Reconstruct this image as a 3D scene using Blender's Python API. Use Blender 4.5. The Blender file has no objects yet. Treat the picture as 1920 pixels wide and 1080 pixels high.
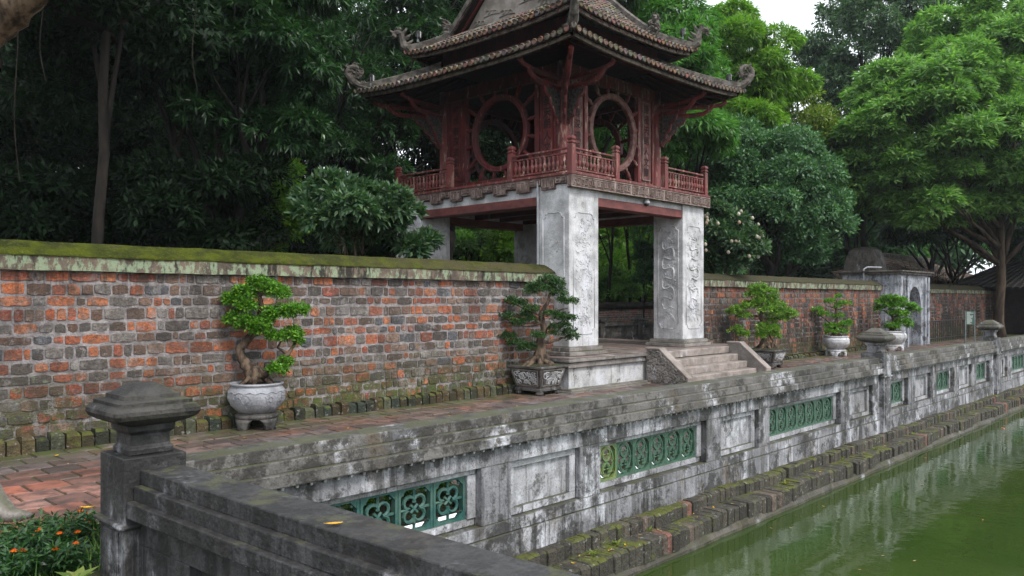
import bpy, math, random
import numpy as np
from math import sin, cos, pi, radians, sqrt, atan2
from mathutils import Vector, Matrix
random.seed(7); RNG = np.random.default_rng(11)
SC = bpy.context.scene
COL = SC.collection
# ------------------------------------------------------------------ camera
CA = math.atan(1436/1500.0)                       # heading, from the direction of the long wall
EYE = 1.75
cam = bpy.data.cameras.new('camera'); camo = bpy.data.objects.new('camera', cam); COL.objects.link(camo)
camo.location = (0, 0, EYE); camo.rotation_euler = (radians(90), 0, CA - radians(90))
cam.lens = 28.125; cam.sensor_width = 36; cam.shift_y = 20/1920; cam.clip_start = .05; cam.clip_end = 2000
cam.dof.use_dof = True; cam.dof.focus_distance = 13.0; cam.dof.aperture_fstop = 8.0
SC.camera = camo
# ------------------------------------------------------------------ world, sun, exposure
SUN_EL, SUN_AZ = radians(50), radians(-98)        # azimuth measured from +X
w = bpy.data.worlds.new('World'); SC.world = w; w.use_nodes = True
nt = w.node_tree; nt.nodes.clear()
sky = nt.nodes.new('ShaderNodeTexSky'); sky.sky_type = 'NISHITA'; sky.sun_disc = False
sky.sun_elevation = SUN_EL; sky.sun_rotation = radians(90) - SUN_AZ
sky.air_density = 1.5; sky.dust_density = 4
tc = nt.nodes.new('ShaderNodeTexCoord')
cn = nt.nodes.new('ShaderNodeTexNoise'); cn.inputs['Scale'].default_value = 1.6; cn.inputs['Detail'].default_value = 4
nt.links.new(tc.outputs['Generated'], cn.inputs['Vector'])
cr = nt.nodes.new('ShaderNodeMapRange'); cr.inputs['From Min'].default_value = .3; cr.inputs['From Max'].default_value = .7
cr.inputs['To Min'].default_value = 9.5; cr.inputs['To Max'].default_value = 13.5
nt.links.new(cn.outputs['Fac'], cr.inputs['Value'])
cc = nt.nodes.new('ShaderNodeVectorMath'); cc.operation = 'SCALE'; cc.inputs[0].default_value = (.93, .975, 1.04)
nt.links.new(cr.outputs['Result'], cc.inputs['Scale'])
mx = nt.nodes.new('ShaderNodeMixRGB'); mx.inputs['Fac'].default_value = .85      # an overcast deck over the blue sky
nt.links.new(sky.outputs['Color'], mx.inputs['Color1']); nt.links.new(cc.outputs['Vector'], mx.inputs['Color2'])
bg = nt.nodes.new('ShaderNodeBackground'); bg.inputs['Strength'].default_value = .11
out = nt.nodes.new('ShaderNodeOutputWorld')
nt.links.new(mx.outputs['Color'], bg.inputs['Color']); nt.links.new(bg.outputs['Background'], out.inputs['Surface'])
sl = bpy.data.lights.new('sun', 'SUN'); sl.energy = 1.5; sl.angle = radians(12); sl.color = (1, .96, .9)
so = bpy.data.objects.new('sun', sl); COL.objects.link(so)
sd = Vector((cos(SUN_EL)*cos(SUN_AZ), cos(SUN_EL)*sin(SUN_AZ), sin(SUN_EL)))
so.rotation_euler = (-sd).to_track_quat('-Z', 'Y').to_euler(); so.location = sd*60
SC.view_settings.view_transform = 'Standard'; SC.view_settings.look = 'None'; SC.view_settings.gamma = 1
SC.view_settings.exposure = 0.75
try: SC.cycles.max_bounces = 7; SC.cycles.diffuse_bounces = 4; SC.cycles.transmission_bounces = 4; SC.cycles.caustics_reflective = False; SC.cycles.caustics_refractive = False
except Exception: pass
# ------------------------------------------------------------------ helpers
S_, C_ = sin(CA), cos(CA)
def at(px, py, d):
    """point in the place seen at photo pixel (px, py) at depth d"""
    l = (px-960)*d/1500
    return Vector((d*C_ + l*S_, d*S_ - l*C_, EYE - (py-560)*d/1500))
class MB:
    def __init__(s): s.v = []; s.f = []; s.c = []
    def add(s, vs, fs, col=None):
        n = len(s.v); s.v.extend([tuple(p) for p in vs]); s.f.extend([tuple(i+n for i in f) for f in fs])
        s.c.extend([col or (1, 1, 1)]*len(fs)); return s
    def box(s, x0, x1, y0, y1, z0, z1, col=None):
        return s.add([(x0,y0,z0),(x1,y0,z0),(x1,y1,z0),(x0,y1,z0),(x0,y0,z1),(x1,y0,z1),(x1,y1,z1),(x0,y1,z1)],
              [(0,3,2,1),(4,5,6,7),(0,1,5,4),(1,2,6,5),(2,3,7,6),(3,0,4,7)], col)
    def rings(s, rings, col=None, cap=True, closed=True):
        n = len(rings[0]); vs = [p for r in rings for p in r]; fs = []
        for i in range(len(rings)-1):
            for j in range(n if closed else n-1):
                k = (j+1) % n; fs.append((i*n+j, i*n+k, (i+1)*n+k, (i+1)*n+j))
        if cap: fs.append(tuple(range(n-1, -1, -1))); fs.append(tuple((len(rings)-1)*n+j for j in range(n)))
        return s.add(vs, fs, col)
    def lathe(s, prof, c=(0,0,0), n=20, col=None, ph=0):
        return s.rings([[(c[0]+r*cos(2*pi*j/n+ph), c[1]+r*sin(2*pi*j/n+ph), c[2]+z) for j in range(n)] for r, z in prof], col)
    def sq(s, prof, c=(0,0,0), col=None):           # stacked square sections (half width, z)
        return s.rings([[(c[0]-r,c[1]-r,c[2]+z),(c[0]+r,c[1]-r,c[2]+z),(c[0]+r,c[1]+r,c[2]+z),(c[0]-r,c[1]+r,c[2]+z)] for r, z in prof], col)
    def rect(s, prof, c=(0,0,0), col=None):         # stacked oblong sections (half x, half y, z)
        return s.rings([[(c[0]-a,c[1]-b,c[2]+z),(c[0]+a,c[1]-b,c[2]+z),(c[0]+a,c[1]+b,c[2]+z),(c[0]-a,c[1]+b,c[2]+z)] for a, b, z in prof], col)
    def tube(s, pts, rad, n=6, col=None, cap=True, jit=0):
        pts = [Vector(p) for p in pts]; rs = rad if isinstance(rad, (list, tuple)) else [rad]*len(pts)
        rings = []; up = None
        for i, p in enumerate(pts):
            t = (pts[min(i+1, len(pts)-1)] - pts[max(i-1, 0)])
            if t.length < 1e-9: t = Vector((0,0,1))
            t.normalize()
            if up is None: up = Vector((0,0,1)) if abs(t.z) < .9 else Vector((1,0,0))
            a = t.cross(up)
            if a.length < 1e-4: a = t.cross(Vector((.3,1,.2)))
            a.normalize(); b = a.cross(t).normalized(); up = b
            rings.append([p + (a*cos(2*pi*j/n) + b*sin(2*pi*j/n))*rs[i]*(1+(random.uniform(-jit, jit) if jit else 0)) for j in range(n)])
        return s.rings(rings, col, cap)
    def prism(s, poly, fn, d0, d1, col=None):       # poly of (u, v); fn(u, v, d) gives the point
        n = len(poly); vs = [fn(u, v, d0) for u, v in poly] + [fn(u, v, d1) for u, v in poly]
        fs = [tuple(range(n-1, -1, -1)), tuple(range(n, 2*n))] + [(i, (i+1) % n, n+(i+1) % n, n+i) for i in range(n)]
        return s.add(vs, fs, col)
    def xf(s, M): s.v = [tuple(M @ Vector(p)) for p in s.v]; return s
    def build(s, name, m, parent=None, smooth=False, bevel=0, seg=1, loc=None):
        me = bpy.data.meshes.new(name); me.from_pydata(s.v, [], s.f); me.materials.append(m)
        if any(c != (1,1,1) for c in s.c):
            a = me.attributes.new('tone', 'FLOAT_COLOR', 'FACE')
            a.data.foreach_set('color', np.array([(c[0], c[1], c[2], 1) for c in s.c], dtype=np.float32).ravel())
        if smooth: me.polygons.foreach_set('use_smooth', [True]*len(me.polygons))
        me.update()
        o = bpy.data.objects.new(name, me); COL.objects.link(o)
        if parent: o.parent = parent
        if loc is not None: o.location = loc
        if bevel:
            b = o.modifiers.new('bevel', 'BEVEL'); b.width = bevel; b.segments = seg; b.limit_method = 'ANGLE'; b.angle_limit = radians(40)
        return o
def tag(o, label=None, cat=None, group=None, kind=None):
    if label: o['label'] = label
    if cat: o['category'] = cat
    if group: o['group'] = group
    if kind: o['kind'] = kind
    return o
def thing(name, label, cat, loc=(0,0,0), rz=0, group=None):
    o = bpy.data.objects.new(name, None); COL.objects.link(o); o.empty_display_size = .2
    o.location = loc; o.rotation_euler = (0, 0, rz); return tag(o, label, cat, group)
def copy_tree(o, parent=None):
    c = o.copy(); COL.objects.link(c)
    if parent: c.parent = parent
    for ch in list(o.children): copy_tree(ch, c)
    return c
# ------------------------------------------------------------------ shader helpers
class Sh:
    def __init__(s, name):
        s.m = bpy.data.materials.new(name); s.m.use_nodes = True; s.t = s.m.node_tree; s.n = s.t.nodes
        s.b = s.n['Principled BSDF']; s._pos = s._obj = s._nz = None
    def L(s, a, b): s.t.links.new(a, b)
    def pos(s):
        if not s._pos: s._pos = s.n.new('ShaderNodeNewGeometry').outputs['Position']
        return s._pos
    def obj(s):
        if not s._obj: s._obj = s.n.new('ShaderNodeTexCoord').outputs['Object']
        return s._obj
    def sep(s, v, i):
        x = s.n.new('ShaderNodeSeparateXYZ'); s.L(v, x.inputs[0]); return x.outputs[i]
    def nz(s):
        return s.sep(s.n.new('ShaderNodeNewGeometry').outputs['Normal'], 2)
    def rnd(s): return s.n.new('ShaderNodeNewGeometry').outputs['Random Per Island']
    def attr(s, nm='tone'):
        a = s.n.new('ShaderNodeAttribute'); a.attribute_name = nm; return a.outputs['Color']
    def noise(s, sc, det=4, st=(1,1,1), vec=None, rough=.55, dist=0):
        mp = s.n.new('ShaderNodeMapping'); mp.inputs['Scale'].default_value = st; s.L(vec or s.pos(), mp.inputs['Vector'])
        x = s.n.new('ShaderNodeTexNoise'); x.inputs['Scale'].default_value = sc; x.inputs['Detail'].default_value = det
        x.inputs['Roughness'].default_value = rough; x.inputs['Distortion'].default_value = dist
        s.L(mp.outputs[0], x.inputs['Vector']); return x.outputs['Fac']
    def rng(s, v, a, b, lo=0, hi=1):
        x = s.n.new('ShaderNodeMapRange'); x.interpolation_type = 'SMOOTHSTEP'
        for k, q in (('From Min', a), ('From Max', b), ('To Min', lo), ('To Max', hi)): x.inputs[k].default_value = q
        s.L(v, x.inputs['Value']); return x.outputs['Result']
    def m2(s, op, a, b):
        x = s.n.new('ShaderNodeMath'); x.operation = op
        for i, q in enumerate((a, b)):
            if isinstance(q, (int, float)): x.inputs[i].default_value = q
            else: s.L(q, x.inputs[i])
        return x.outputs[0]
    def mix(s, f, a, b, mode='MIX'):
        x = s.n.new('ShaderNodeMixRGB'); x.blend_type = mode
        for i, q in zip(('Fac', 'Color1', 'Color2'), (f, a, b)):
            if isinstance(q, (int, float)): x.inputs[i].default_value = q
            elif isinstance(q, tuple): x.inputs[i].default_value = (*q, 1)
            else: s.L(q, x.inputs[i])
        return x.outputs[0]
    def bump(s, h, st=.3, dist=.01):
        x = s.n.new('ShaderNodeBump'); x.inputs['Strength'].default_value = st; x.inputs['Distance'].default_value = dist
        s.L(h, x.inputs['Height']); s.L(x.outputs[0], s.b.inputs['Normal'])
    def done(s, col, rough=.8, spec=.3):
        if isinstance(col, tuple): s.b.inputs['Base Color'].default_value = (*col, 1)
        else: s.L(col, s.b.inputs['Base Color'])
        if isinstance(rough, (int, float)): s.b.inputs['Roughness'].default_value = rough
        else: s.L(rough, s.b.inputs['Roughness'])
        s.b.inputs['Specular IOR Level'].default_value = spec; return s.m
def stained(name, base, grime, amount=.5, moss=.3, white=.4, local=False, brown=.3, vst=.75, drip=1):
    """old rendered masonry: pale lime wash, black algae in runs, brown seepage, moss on ledges"""
    s = Sh(name); v = s.obj() if local else s.pos()
    c = s.mix(s.rng(s.noise(2.4, 7, vec=v, rough=.65), .35, .65), base, tuple(q*.55 for q in base))
    wh = s.m2('MULTIPLY', s.rng(s.noise(2.2, 6, (1,1,vst*.6), v, .6), .62-.2*white, .76-.2*white), s.rng(s.noise(9, 8, (1,1,vst), v, .75), .40, .56))
    c = s.mix(s.m2('MULTIPLY', wh, .9), c, (.60,.61,.66))
    br = s.rng(s.noise(1.9, 8, (1,1,.5), v, .7), .54, .66)
    c = s.mix(s.m2('MULTIPLY', br, brown), c, (.12,.085,.05))
    big = s.rng(s.noise(.9, 5, vec=v, rough=.6), .35, .65)
    st = s.rng(s.noise(13, 8, (1,1,.07), v, .72), .62-.2*amount, .74-.2*amount)
    zone = s.rng(s.noise(1.25, 7, (1,1,.6), v, .68), .66-.2*amount, .76-.2*amount)
    c = s.mix(s.m2('MULTIPLY', zone, .72*min(1, amount*1.3)), c, tuple(q*1.15 for q in grime))
    c = s.mix(s.m2('MULTIPLY', s.m2('MULTIPLY', st, s.m2('ADD', s.m2('MULTIPLY', big, .6), .4)), .85*drip), c, grime)
    bl = s.rng(s.noise(2.6, 10, (1,1,.9), v, .78), .63-.2*amount, .70-.2*amount)
    c = s.mix(s.m2('MULTIPLY', bl, .8), c, tuple(q*.85 for q in grime))
    sp = s.rng(s.noise(55, 4, vec=v), .52, .72)
    c = s.mix(s.m2('MULTIPLY', sp, .5), c, tuple(q*.6 for q in grime))
    up = s.rng(s.nz(), .35, .9)
    c = s.mix(s.m2('MULTIPLY', up, .3*moss+.28), c, grime)
    ms = s.m2('MULTIPLY', up, s.rng(s.noise(4, 7, vec=v, rough=.7), .60-.3*moss, .72-.3*moss))
    c = s.mix(s.m2('MULTIPLY', ms, .8), c, (.062,.066,.032))
    h = s.m2('ADD', s.noise(34, 7, vec=v), s.m2('MULTIPLY', s.noise(6, 4, vec=v), .8)); s.bump(h, .7, .014)
    return s.done(c, s.rng(s.noise(4, 3, vec=v), .3, .7, .55, .9), .35)
M = {}
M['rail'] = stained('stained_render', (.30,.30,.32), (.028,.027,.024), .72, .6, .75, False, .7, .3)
M['handrail'] = stained('weathered_handrail', (.17,.16,.15), (.032,.03,.026), .7, .6, .45, False, .6, 1.2, .12)
M['frame'] = stained('flaking_white_frame', (.38,.38,.40), (.06,.058,.052), .45, .7, .7)
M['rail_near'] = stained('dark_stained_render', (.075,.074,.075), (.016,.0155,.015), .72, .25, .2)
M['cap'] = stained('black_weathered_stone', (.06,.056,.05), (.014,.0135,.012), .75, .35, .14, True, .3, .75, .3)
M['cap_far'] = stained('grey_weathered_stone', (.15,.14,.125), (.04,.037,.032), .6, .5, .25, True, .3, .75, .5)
M['pillar'] = stained('whitewashed_masonry', (.60,.60,.61), (.24,.225,.21), .25, .05, .6, False, .16)
M['relief'] = stained('whitewashed_relief', (.56,.56,.57), (.25,.25,.25), .22, .05, .6, False, .1)
M['plinth'] = stained('grey_brown_stone', (.27,.245,.225), (.09,.085,.07), .35, .55, .2)
M['limewall'] = stained('flaking_limewash', (.6,.6,.6), (.09,.085,.07), .38, .4, .8)
M['gatewall'] = stained('streaked_limewash', (.4,.42,.47), (.045,.045,.045), .62, .2, .7, False, .2)
M['wetfoot'] = stained('wet_waterline_stone', (.10,.09,.07), (.03,.028,.02), .6, .5, .25, False, .6)
M['towerstone'] = stained('dark_tower_stone', (.15,.13,.115), (.04,.037,.033), .6, .3, .1)
M['step'] = stained('worn_step_stone', (.36,.31,.28), (.17,.145,.125), .3, .15, .1)
M['granite'] = stained('grey_pot_stone', (.36,.37,.40), (.14,.14,.14), .2, .1, .2, True, .05)
M['darkstone'] = stained('dark_pot_stone', (.12,.112,.105), (.03,.028,.026), .6, .3, .25, True)
def m_brick(name, streak, moss, lichen):
    s = Sh(name); c = s.attr()
    c = s.mix(s.rng(s.noise(26, 6, rough=.75), .38, .66), c, s.mix(.62, c, (.035,.028,.025)))
    c = s.mix(s.rng(s.noise(9, 5, rough=.7), .42, .6, 0, .5), c, (.13,.10,.08))
    c = s.mix(s.m2('MULTIPLY', s.rng(s.noise(17, 7, rough=.8), .56, .64), .6), c, (.34,.31,.30))
    c = s.mix(s.rng(s.noise(3.3, 8, rough=.75), .56, .62, 0, .55), c, (.27,.25,.245))
    st = s.m2('MULTIPLY', s.rng(s.noise(2.2, 8, (1,1,.3), rough=.72), .70-.33*streak, .76-.31*streak), s.rng(s.sep(s.pos(), 2), 2.0, 1.1, .30, 1))
    c = s.mix(s.m2('MULTIPLY', st, .9), c, (.032,.029,.027))
    zz = s.sep(s.pos(), 2)
    low = s.m2('MULTIPLY', s.rng(zz, 1.15, .3), s.rng(s.noise(3.2, 7, rough=.75), .42, .55))
    c = s.mix(s.m2('MULTIPLY', low, moss), c, (.075,.068,.035))
    lo2 = s.m2('MULTIPLY', s.rng(zz, .62, .15), s.rng(s.noise(4.5, 7, rough=.75), .46, .56))
    c = s.mix(s.m2('MULTIPLY', lo2, moss), c, (.085,.12,.03))
    li = s.rng(s.noise(7.5, 7, rough=.78), .64-.05*lichen, .69-.05*lichen)
    c = s.mix(s.m2('MULTIPLY', s.m2('MULTIPLY', li, s.rng(zz, 1.35, .5, .15, 1)), .7*lichen), c, (.23,.30,.18))
    run = s.m2('MULTIPLY', s.rng(s.noise(7, 7, (1,1,.12), rough=.7), .47, .6), s.rng(s.sep(s.pos(), 2), 1.45, 2.1))
    c = s.mix(s.m2('MULTIPLY', run, .7), c, (.05,.042,.036))
    c = s.mix(s.rng(s.noise(1.5, 9, rough=.76), .50, .60, 0, .48), c, (.055,.048,.042))
    c = s.mix(s.rng(s.noise(2.7, 9, (1,1,.6), rough=.78), .56, .61, 0, .45), c, (.30,.28,.27))
    s.bump(s.m2('ADD', s.noise(55, 6, rough=.7), s.m2('MULTIPLY', s.noise(13, 5, rough=.7), 1.6)), 1, .02)
    return s.done(c, .88, .2)
M['brick_l'] = m_brick('old_brick', .30, .85, 1)
M['brick_r'] = m_brick('soot_streaked_brick', .8, .45, .4)
M['brick_d'] = m_brick('dark_shaded_brick', .8, .5, .3)
def m_mortar(name, base, streak):
    s = Sh(name)
    c = s.mix(s.rng(s.noise(11, 5), .35, .65), base, tuple(q*.6 for q in base))
    c = s.mix(s.m2('MULTIPLY', s.m2('MULTIPLY', s.rng(s.noise(2.6, 6, (1,1,.22), rough=.66), .66-.3*streak, .74-.26*streak), s.rng(s.sep(s.pos(), 2), 2.0, 1.1, .35, 1)), .85), c, (.035,.033,.03))
    zz = s.sep(s.pos(), 2)
    c = s.mix(s.m2('MULTIPLY', s.rng(zz, 1.1, .3), s.rng(s.noise(4, 7, rough=.7), .40, .55)), c, (.075,.072,.035))
    run = s.m2('MULTIPLY', s.rng(s.noise(7, 7, (1,1,.12), rough=.7), .47, .6), s.rng(s.sep(s.pos(), 2), 1.45, 2.1))
    c = s.mix(s.m2('MULTIPLY', run, .7), c, (.05,.042,.036))
    c = s.mix(s.rng(s.noise(1.5, 9, rough=.76), .50, .60, 0, .48), c, (.055,.048,.042))
    c = s.mix(s.rng(s.noise(2.7, 9, (1,1,.6), rough=.78), .56, .61, 0, .45), c, (.30,.28,.27))
    s.bump(s.m2('ADD', s.noise(45, 6), s.noise(13, 5, rough=.7)), 1, .016); return s.done(c, .9, .2)
M['mortar'] = m_mortar('lime_mortar', (.33,.305,.30), .0)
M['mortar_r'] = m_mortar('soot_mortar', (.2,.18,.17), .75)
def m_coping():
    s = Sh('mossy_coping'); x = s.sep(s.pos(), 0)
    c = s.mix(s.rng(s.noise(4, 6), .35, .65), (.066,.080,.007), (.026,.033,.007))
    c = s.mix(s.rng(s.noise(5.5, 8, rough=.75), .55, .62, 0, .7), c, (.045,.036,.022))
    c = s.mix(s.m2('MULTIPLY', s.rng(x, 5, 11), s.rng(s.noise(3, 6), .3, .6)), c, (.065,.055,.032))
    c = s.mix(s.rng(x, 11, 17, 0, .75), c, (.05,.045,.032))
    c = s.mix(s.rng(s.noise(30, 5), .5, .8, 0, .6), c, (.15,.16,.03))
    s.bump(s.m2('ADD', s.noise(45, 6), s.noise(9, 4)), 1, .03); return s.done(c, .95, .1)
M['coping'] = m_coping()
def m_cfront():
    s = Sh('lichened_coping_edge'); 
    c = s.mix(s.rng(s.noise(3, 6, rough=.7), .4, .6), (.17,.13,.10), (.09,.075,.06))
    c = s.mix(s.rng(s.noise(9, 6, (1,1,.5), rough=.72), .47, .56, 0, .85), c, (.27,.34,.22))
    c = s.mix(s.rng(s.noise(6, 7, (1,1,.3), rough=.7), .52, .62, 0, .95), c, (.03,.028,.024))
    s.bump(s.noise(40, 5), .8, .012); return s.done(c, .9, .2)
M['cfront'] = m_cfront()
def m_paver():
    s = Sh('worn_brick_paving'); c = s.attr()
    c = s.mix(s.rng(s.noise(5, 6, rough=.65), .42, .62), c, s.mix(.75, c, (.045,.036,.034)))
    c = s.mix(s.rng(s.noise(1.3, 5), .5, .66, 0, .75), c, (.075,.062,.05))
    yy = s.sep(s.pos(), 1)
    c = s.mix(s.m2('MULTIPLY', s.rng(yy, 9.3, 10.2), s.rng(s.noise(4, 5), .35, .6)), c, (.07,.085,.025))
    s.bump(s.m2('ADD', s.noise(40, 5), s.noise(7, 3)), .45, .008)
    return s.done(c, s.rng(s.noise(1.9, 4), .35, .65, .28, .7), .45)
M['paver'] = m_paver()
def m_floor():
    s = Sh('worn_terrace_tiles'); c = s.attr(); c = s.mix(s.rng(s.noise(3, 7, rough=.7), .42, .62), c, (.09,.075,.065))
    s.bump(s.noise(30, 5), .4, .008); return s.done(c, s.rng(s.noise(1.9, 4), .35, .65, .3, .75), .45)
M['floor'] = m_floor()
def simple(name, a, b, sc=6, rough=.8, bump=.3, st=(1,1,1), local=False, spec=.3, bs=40, lo=.38, hi=.62):
    s = Sh(name); v = s.obj() if local else s.pos()
    c = s.mix(s.rng(s.noise(sc, 6, st, v, .62), lo, hi), a, b)
    if bump: s.bump(s.noise(bs, 5, st, v), bump, .01)
    return s.done(c, rough, spec)
M['joint'] = simple('mossy_joint_dirt', (.045,.038,.03), (.05,.065,.018), 3, .95)
M['soil'] = simple('dark_soil', (.03,.024,.018), (.035,.045,.015), 3, .95, .6)
M['forest_floor'] = simple('shaded_grass_and_litter', (.03,.045,.012), (.022,.02,.012), .8, .95, .7)
M['bark'] = simple('brown_bark', (.075,.054,.038), (.026,.02,.015), 5, .9, 1, (1,1,.25), False, .15, 25)
M['bark_pale'] = simple('pale_flaking_bark', (.17,.12,.08), (.035,.026,.02), 9, .9, 1, (1,1,.45), False, .15, 22)
M['bark_dark'] = simple('dark_bark', (.026,.021,.017), (.011,.010,.009), 5, .9, 1, (1,1,.25), False, .15, 25)
M['bonsai_bark'] = simple('bonsai_bark', (.14,.10,.07), (.035,.027,.021), 14, .9, .9, (1,1,.3), False, .15, 60)
def m_red(name, a, b, dark, wear):
    s = Sh(name)
    c = s.mix(s.rng(s.noise(4, 6, (1,1,.3), rough=.65), .38, .62), a, b)
    c = s.mix(s.rng(s.noise(11, 6, (1,1,.22), rough=.7), .62-.1*wear, .72-.1*wear, 0, .8), c, (.33,.22,.17))
    c = s.mix(s.rng(s.noise(6, 6, (1,1,.5), rough=.7), .5, .66, 0, .8), c, dark)
    s.bump(s.noise(30, 5, (1,1,.2)), .4, .008); return s.done(c, .62, .35)
M['red'] = m_red('worn_red_lacquer', (.15,.024,.024), (.08,.017,.018), (.035,.011,.011), .5)
M['red_rail'] = m_red('faded_red_wood', (.165,.034,.032), (.11,.038,.033), (.045,.022,.019), 1.0)
M['red_beam'] = simple('faded_red_beam', (.17,.055,.048), (.10,.035,.032), 3.5, .7, .3, (1,1,2))
M['red_dark'] = m_red('dark_red_wood', (.09,.013,.015), (.05,.01,.01), (.02,.006,.006), 0)
M['frieze'] = simple('weathered_carved_wood', (.17,.12,.105), (.07,.045,.04), 7, .85, .7, (1,1,.6))
M['frieze_hi'] = simple('weathered_carving', (.30,.235,.21), (.15,.105,.09), 9, .85, .6, (1,1,.6))
M['ring'] = simple('greyed_red_wood', (.22,.13,.11), (.12,.05,.045), 9, .75, .5)
M['carving'] = simple('dark_carved_wood', (.10,.085,.075), (.035,.028,.026), 18, .85, 1, (1,1,1), False, .2, 30)
M['char'] = simple('dark_carved_letters', (.035,.018,.016), (.02,.012,.01), 9, .8, .2)
def m_tile():
    s = Sh('old_clay_roof_tile'); c = s.attr()
    c = s.mix(s.rng(s.noise(9, 6, rough=.7), .42, .62), c, (.06,.052,.044))
    c = s.mix(s.rng(s.noise(4, 5), .55, .7, 0, .7), c, (.12,.13,.06))
    s.bump(s.noise(35, 5), .7, .012); return s.done(c, .85, .25)
M['tile'] = m_tile()
M['roof_dark'] = simple('weathered_roof_mortar', (.13,.115,.10), (.045,.04,.034), 6, .9, .9)
M['eaveb'] = simple('mossy_brown_eave_mortar', (.15,.12,.095), (.05,.042,.034), 9, .9, .9)
M['gable'] = simple('grey_gable_render', (.3,.27,.24), (.19,.165,.14), 3, .85, .5)
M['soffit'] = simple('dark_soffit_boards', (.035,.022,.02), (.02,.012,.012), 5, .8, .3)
M['glaze'] = simple('green_glazed_ceramic', (.045,.10,.068), (.07,.14,.095), 12, .5, .3, (1,1,1), False, .3)
M['glaze_teal'] = simple('teal_glazed_ceramic', (.03,.10,.09), (.07,.14,.115), 9, .5, .4, (1,1,1), False, .25)
M['glaze_lime'] = simple('yellow_green_glazed_ceramic', (.16,.21,.07), (.1,.18,.07), 9, .35, .4, (1,1,1), False, .5)
def m_ledge():
    s = Sh('mossy_ledge_brick'); c = s.attr(); up = s.rng(s.nz(), .3, .9)
    c = s.mix(s.rng(s.noise(14, 6, rough=.7), .4, .65), c, s.mix(.6, c, (.03,.028,.022)))
    c = s.mix(s.m2('MULTIPLY', up, s.rng(s.noise(2.4, 8, rough=.75), .49, .58)), c, (.085,.095,.018))
    c = s.mix(s.rng(s.noise(3.1, 6), .58, .68, 0, .6), c, (.09,.11,.02))
    c = s.mix(s.rng(s.noise(19, 6), .6, .68, 0, .5), c, (.3,.29,.27))
    s.bump(s.m2('ADD', s.noise(40, 5), s.noise(12, 4)), 1, .02); return s.done(c, .9, .25)
M['ledge'] = m_ledge()
def m_water():
    s = Sh('green_pond_water'); n1 = s.noise(1.1, 3, (1,1,1)); 
    c = s.mix(s.rng(s.noise(.7, 5), .3, .7), (.023,.045,.009), (.036,.058,.013))
    # fine ripples plus a few broad swells
    h = s.m2('ADD', s.m2('MULTIPLY', s.noise(5.0, 3, (1,1.0,1)), .8), s.m2('MULTIPLY', s.noise(17, 3), .16))
    h = s.m2('MULTIPLY', h, s.rng(n1, .35, .65, .25, 1)); s.bump(h, .085, .06)
    s.b.inputs['IOR'].default_value = 1.33
    return s.done(c, .025, .8)
M['water'] = m_water()
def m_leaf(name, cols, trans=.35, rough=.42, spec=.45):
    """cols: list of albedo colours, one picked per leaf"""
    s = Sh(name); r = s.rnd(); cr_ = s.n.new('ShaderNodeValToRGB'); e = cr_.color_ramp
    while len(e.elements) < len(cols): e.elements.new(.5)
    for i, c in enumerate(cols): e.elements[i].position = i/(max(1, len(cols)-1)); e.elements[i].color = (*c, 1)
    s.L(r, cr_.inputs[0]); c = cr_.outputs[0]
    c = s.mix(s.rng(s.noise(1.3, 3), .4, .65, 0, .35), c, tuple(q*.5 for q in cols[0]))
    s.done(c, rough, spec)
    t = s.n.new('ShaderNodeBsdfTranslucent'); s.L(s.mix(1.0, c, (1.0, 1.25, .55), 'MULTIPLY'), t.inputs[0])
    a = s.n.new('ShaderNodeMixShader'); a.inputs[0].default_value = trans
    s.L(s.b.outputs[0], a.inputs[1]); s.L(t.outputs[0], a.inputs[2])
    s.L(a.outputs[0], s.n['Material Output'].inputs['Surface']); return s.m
M['lf_dark'] = m_leaf('shade_dark_leaves', [(.005,.015,.007), (.008,.022,.008), (.012,.032,.010), (.02,.05,.015)], .2, .6, .2)  # near-black leaf colour stands in for the canopy shade of the grove
M['lf_deep'] = m_leaf('deep_green_long_leaves', [(.012,.04,.014), (.02,.062,.02), (.035,.10,.03), (.065,.16,.04)], .3, .35, .6)
M['lf_mango'] = m_leaf('glossy_long_leaves', [(0.0538,0.152,0.0358), (0.0806,0.224,0.0502), (0.125,0.305,0.0627), (0.179,0.358,0.0717)], .35, .35, .6)
M['lf_lime'] = m_leaf('fresh_green_leaves', [(0.081,0.189,0.027), (0.121,0.27,0.0338), (0.189,0.351,0.0405), (0.257,0.405,0.0607)], .45)
M['lf_feather'] = m_leaf('feathery_leaves', [(.09,.20,.06), (.14,.28,.075), (.2,.38,.09), (.32,.50,.13)], .4, .45, .5)
M['lf_grey'] = m_leaf('grey_green_leaves', [(.03,.075,.038), (.05,.11,.05), (.08,.155,.07), (.15,.23,.11)], .3)
M['lf_blue'] = m_leaf('dull_dark_green_leaves', [(0.052,0.125,0.0624), (0.0728,0.177,0.0832), (0.104,0.229,0.0936), (0.166,0.312,0.104)], .3)
M['lf_yellow'] = m_leaf('yellow_green_leaves', [(0.0805,0.161,0.023), (0.138,0.23,0.0345), (0.23,0.31,0.0575), (0.345,0.368,0.092)], .4)
M['lf_bonsai'] = m_leaf('bright_bonsai_leaves', [(0.049,0.14,0.0168), (0.084,0.224,0.0224), (0.14,0.336,0.028), (0.252,0.476,0.042)], .3, .35, .5)
M['lf_bonsai_dark'] = m_leaf('deep_bonsai_leaves', [(0.027,0.0675,0.0243), (0.0405,0.101,0.0297), (0.0607,0.142,0.0405), (0.135,0.243,0.0675)], .25, .35, .5)
M['lf_bonsai_lime'] = m_leaf('lime_bonsai_leaves', [(0.078,0.182,0.026), (0.13,0.273,0.039), (0.221,0.39,0.0585), (0.351,0.52,0.091)], .35, .4, .4)
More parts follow.
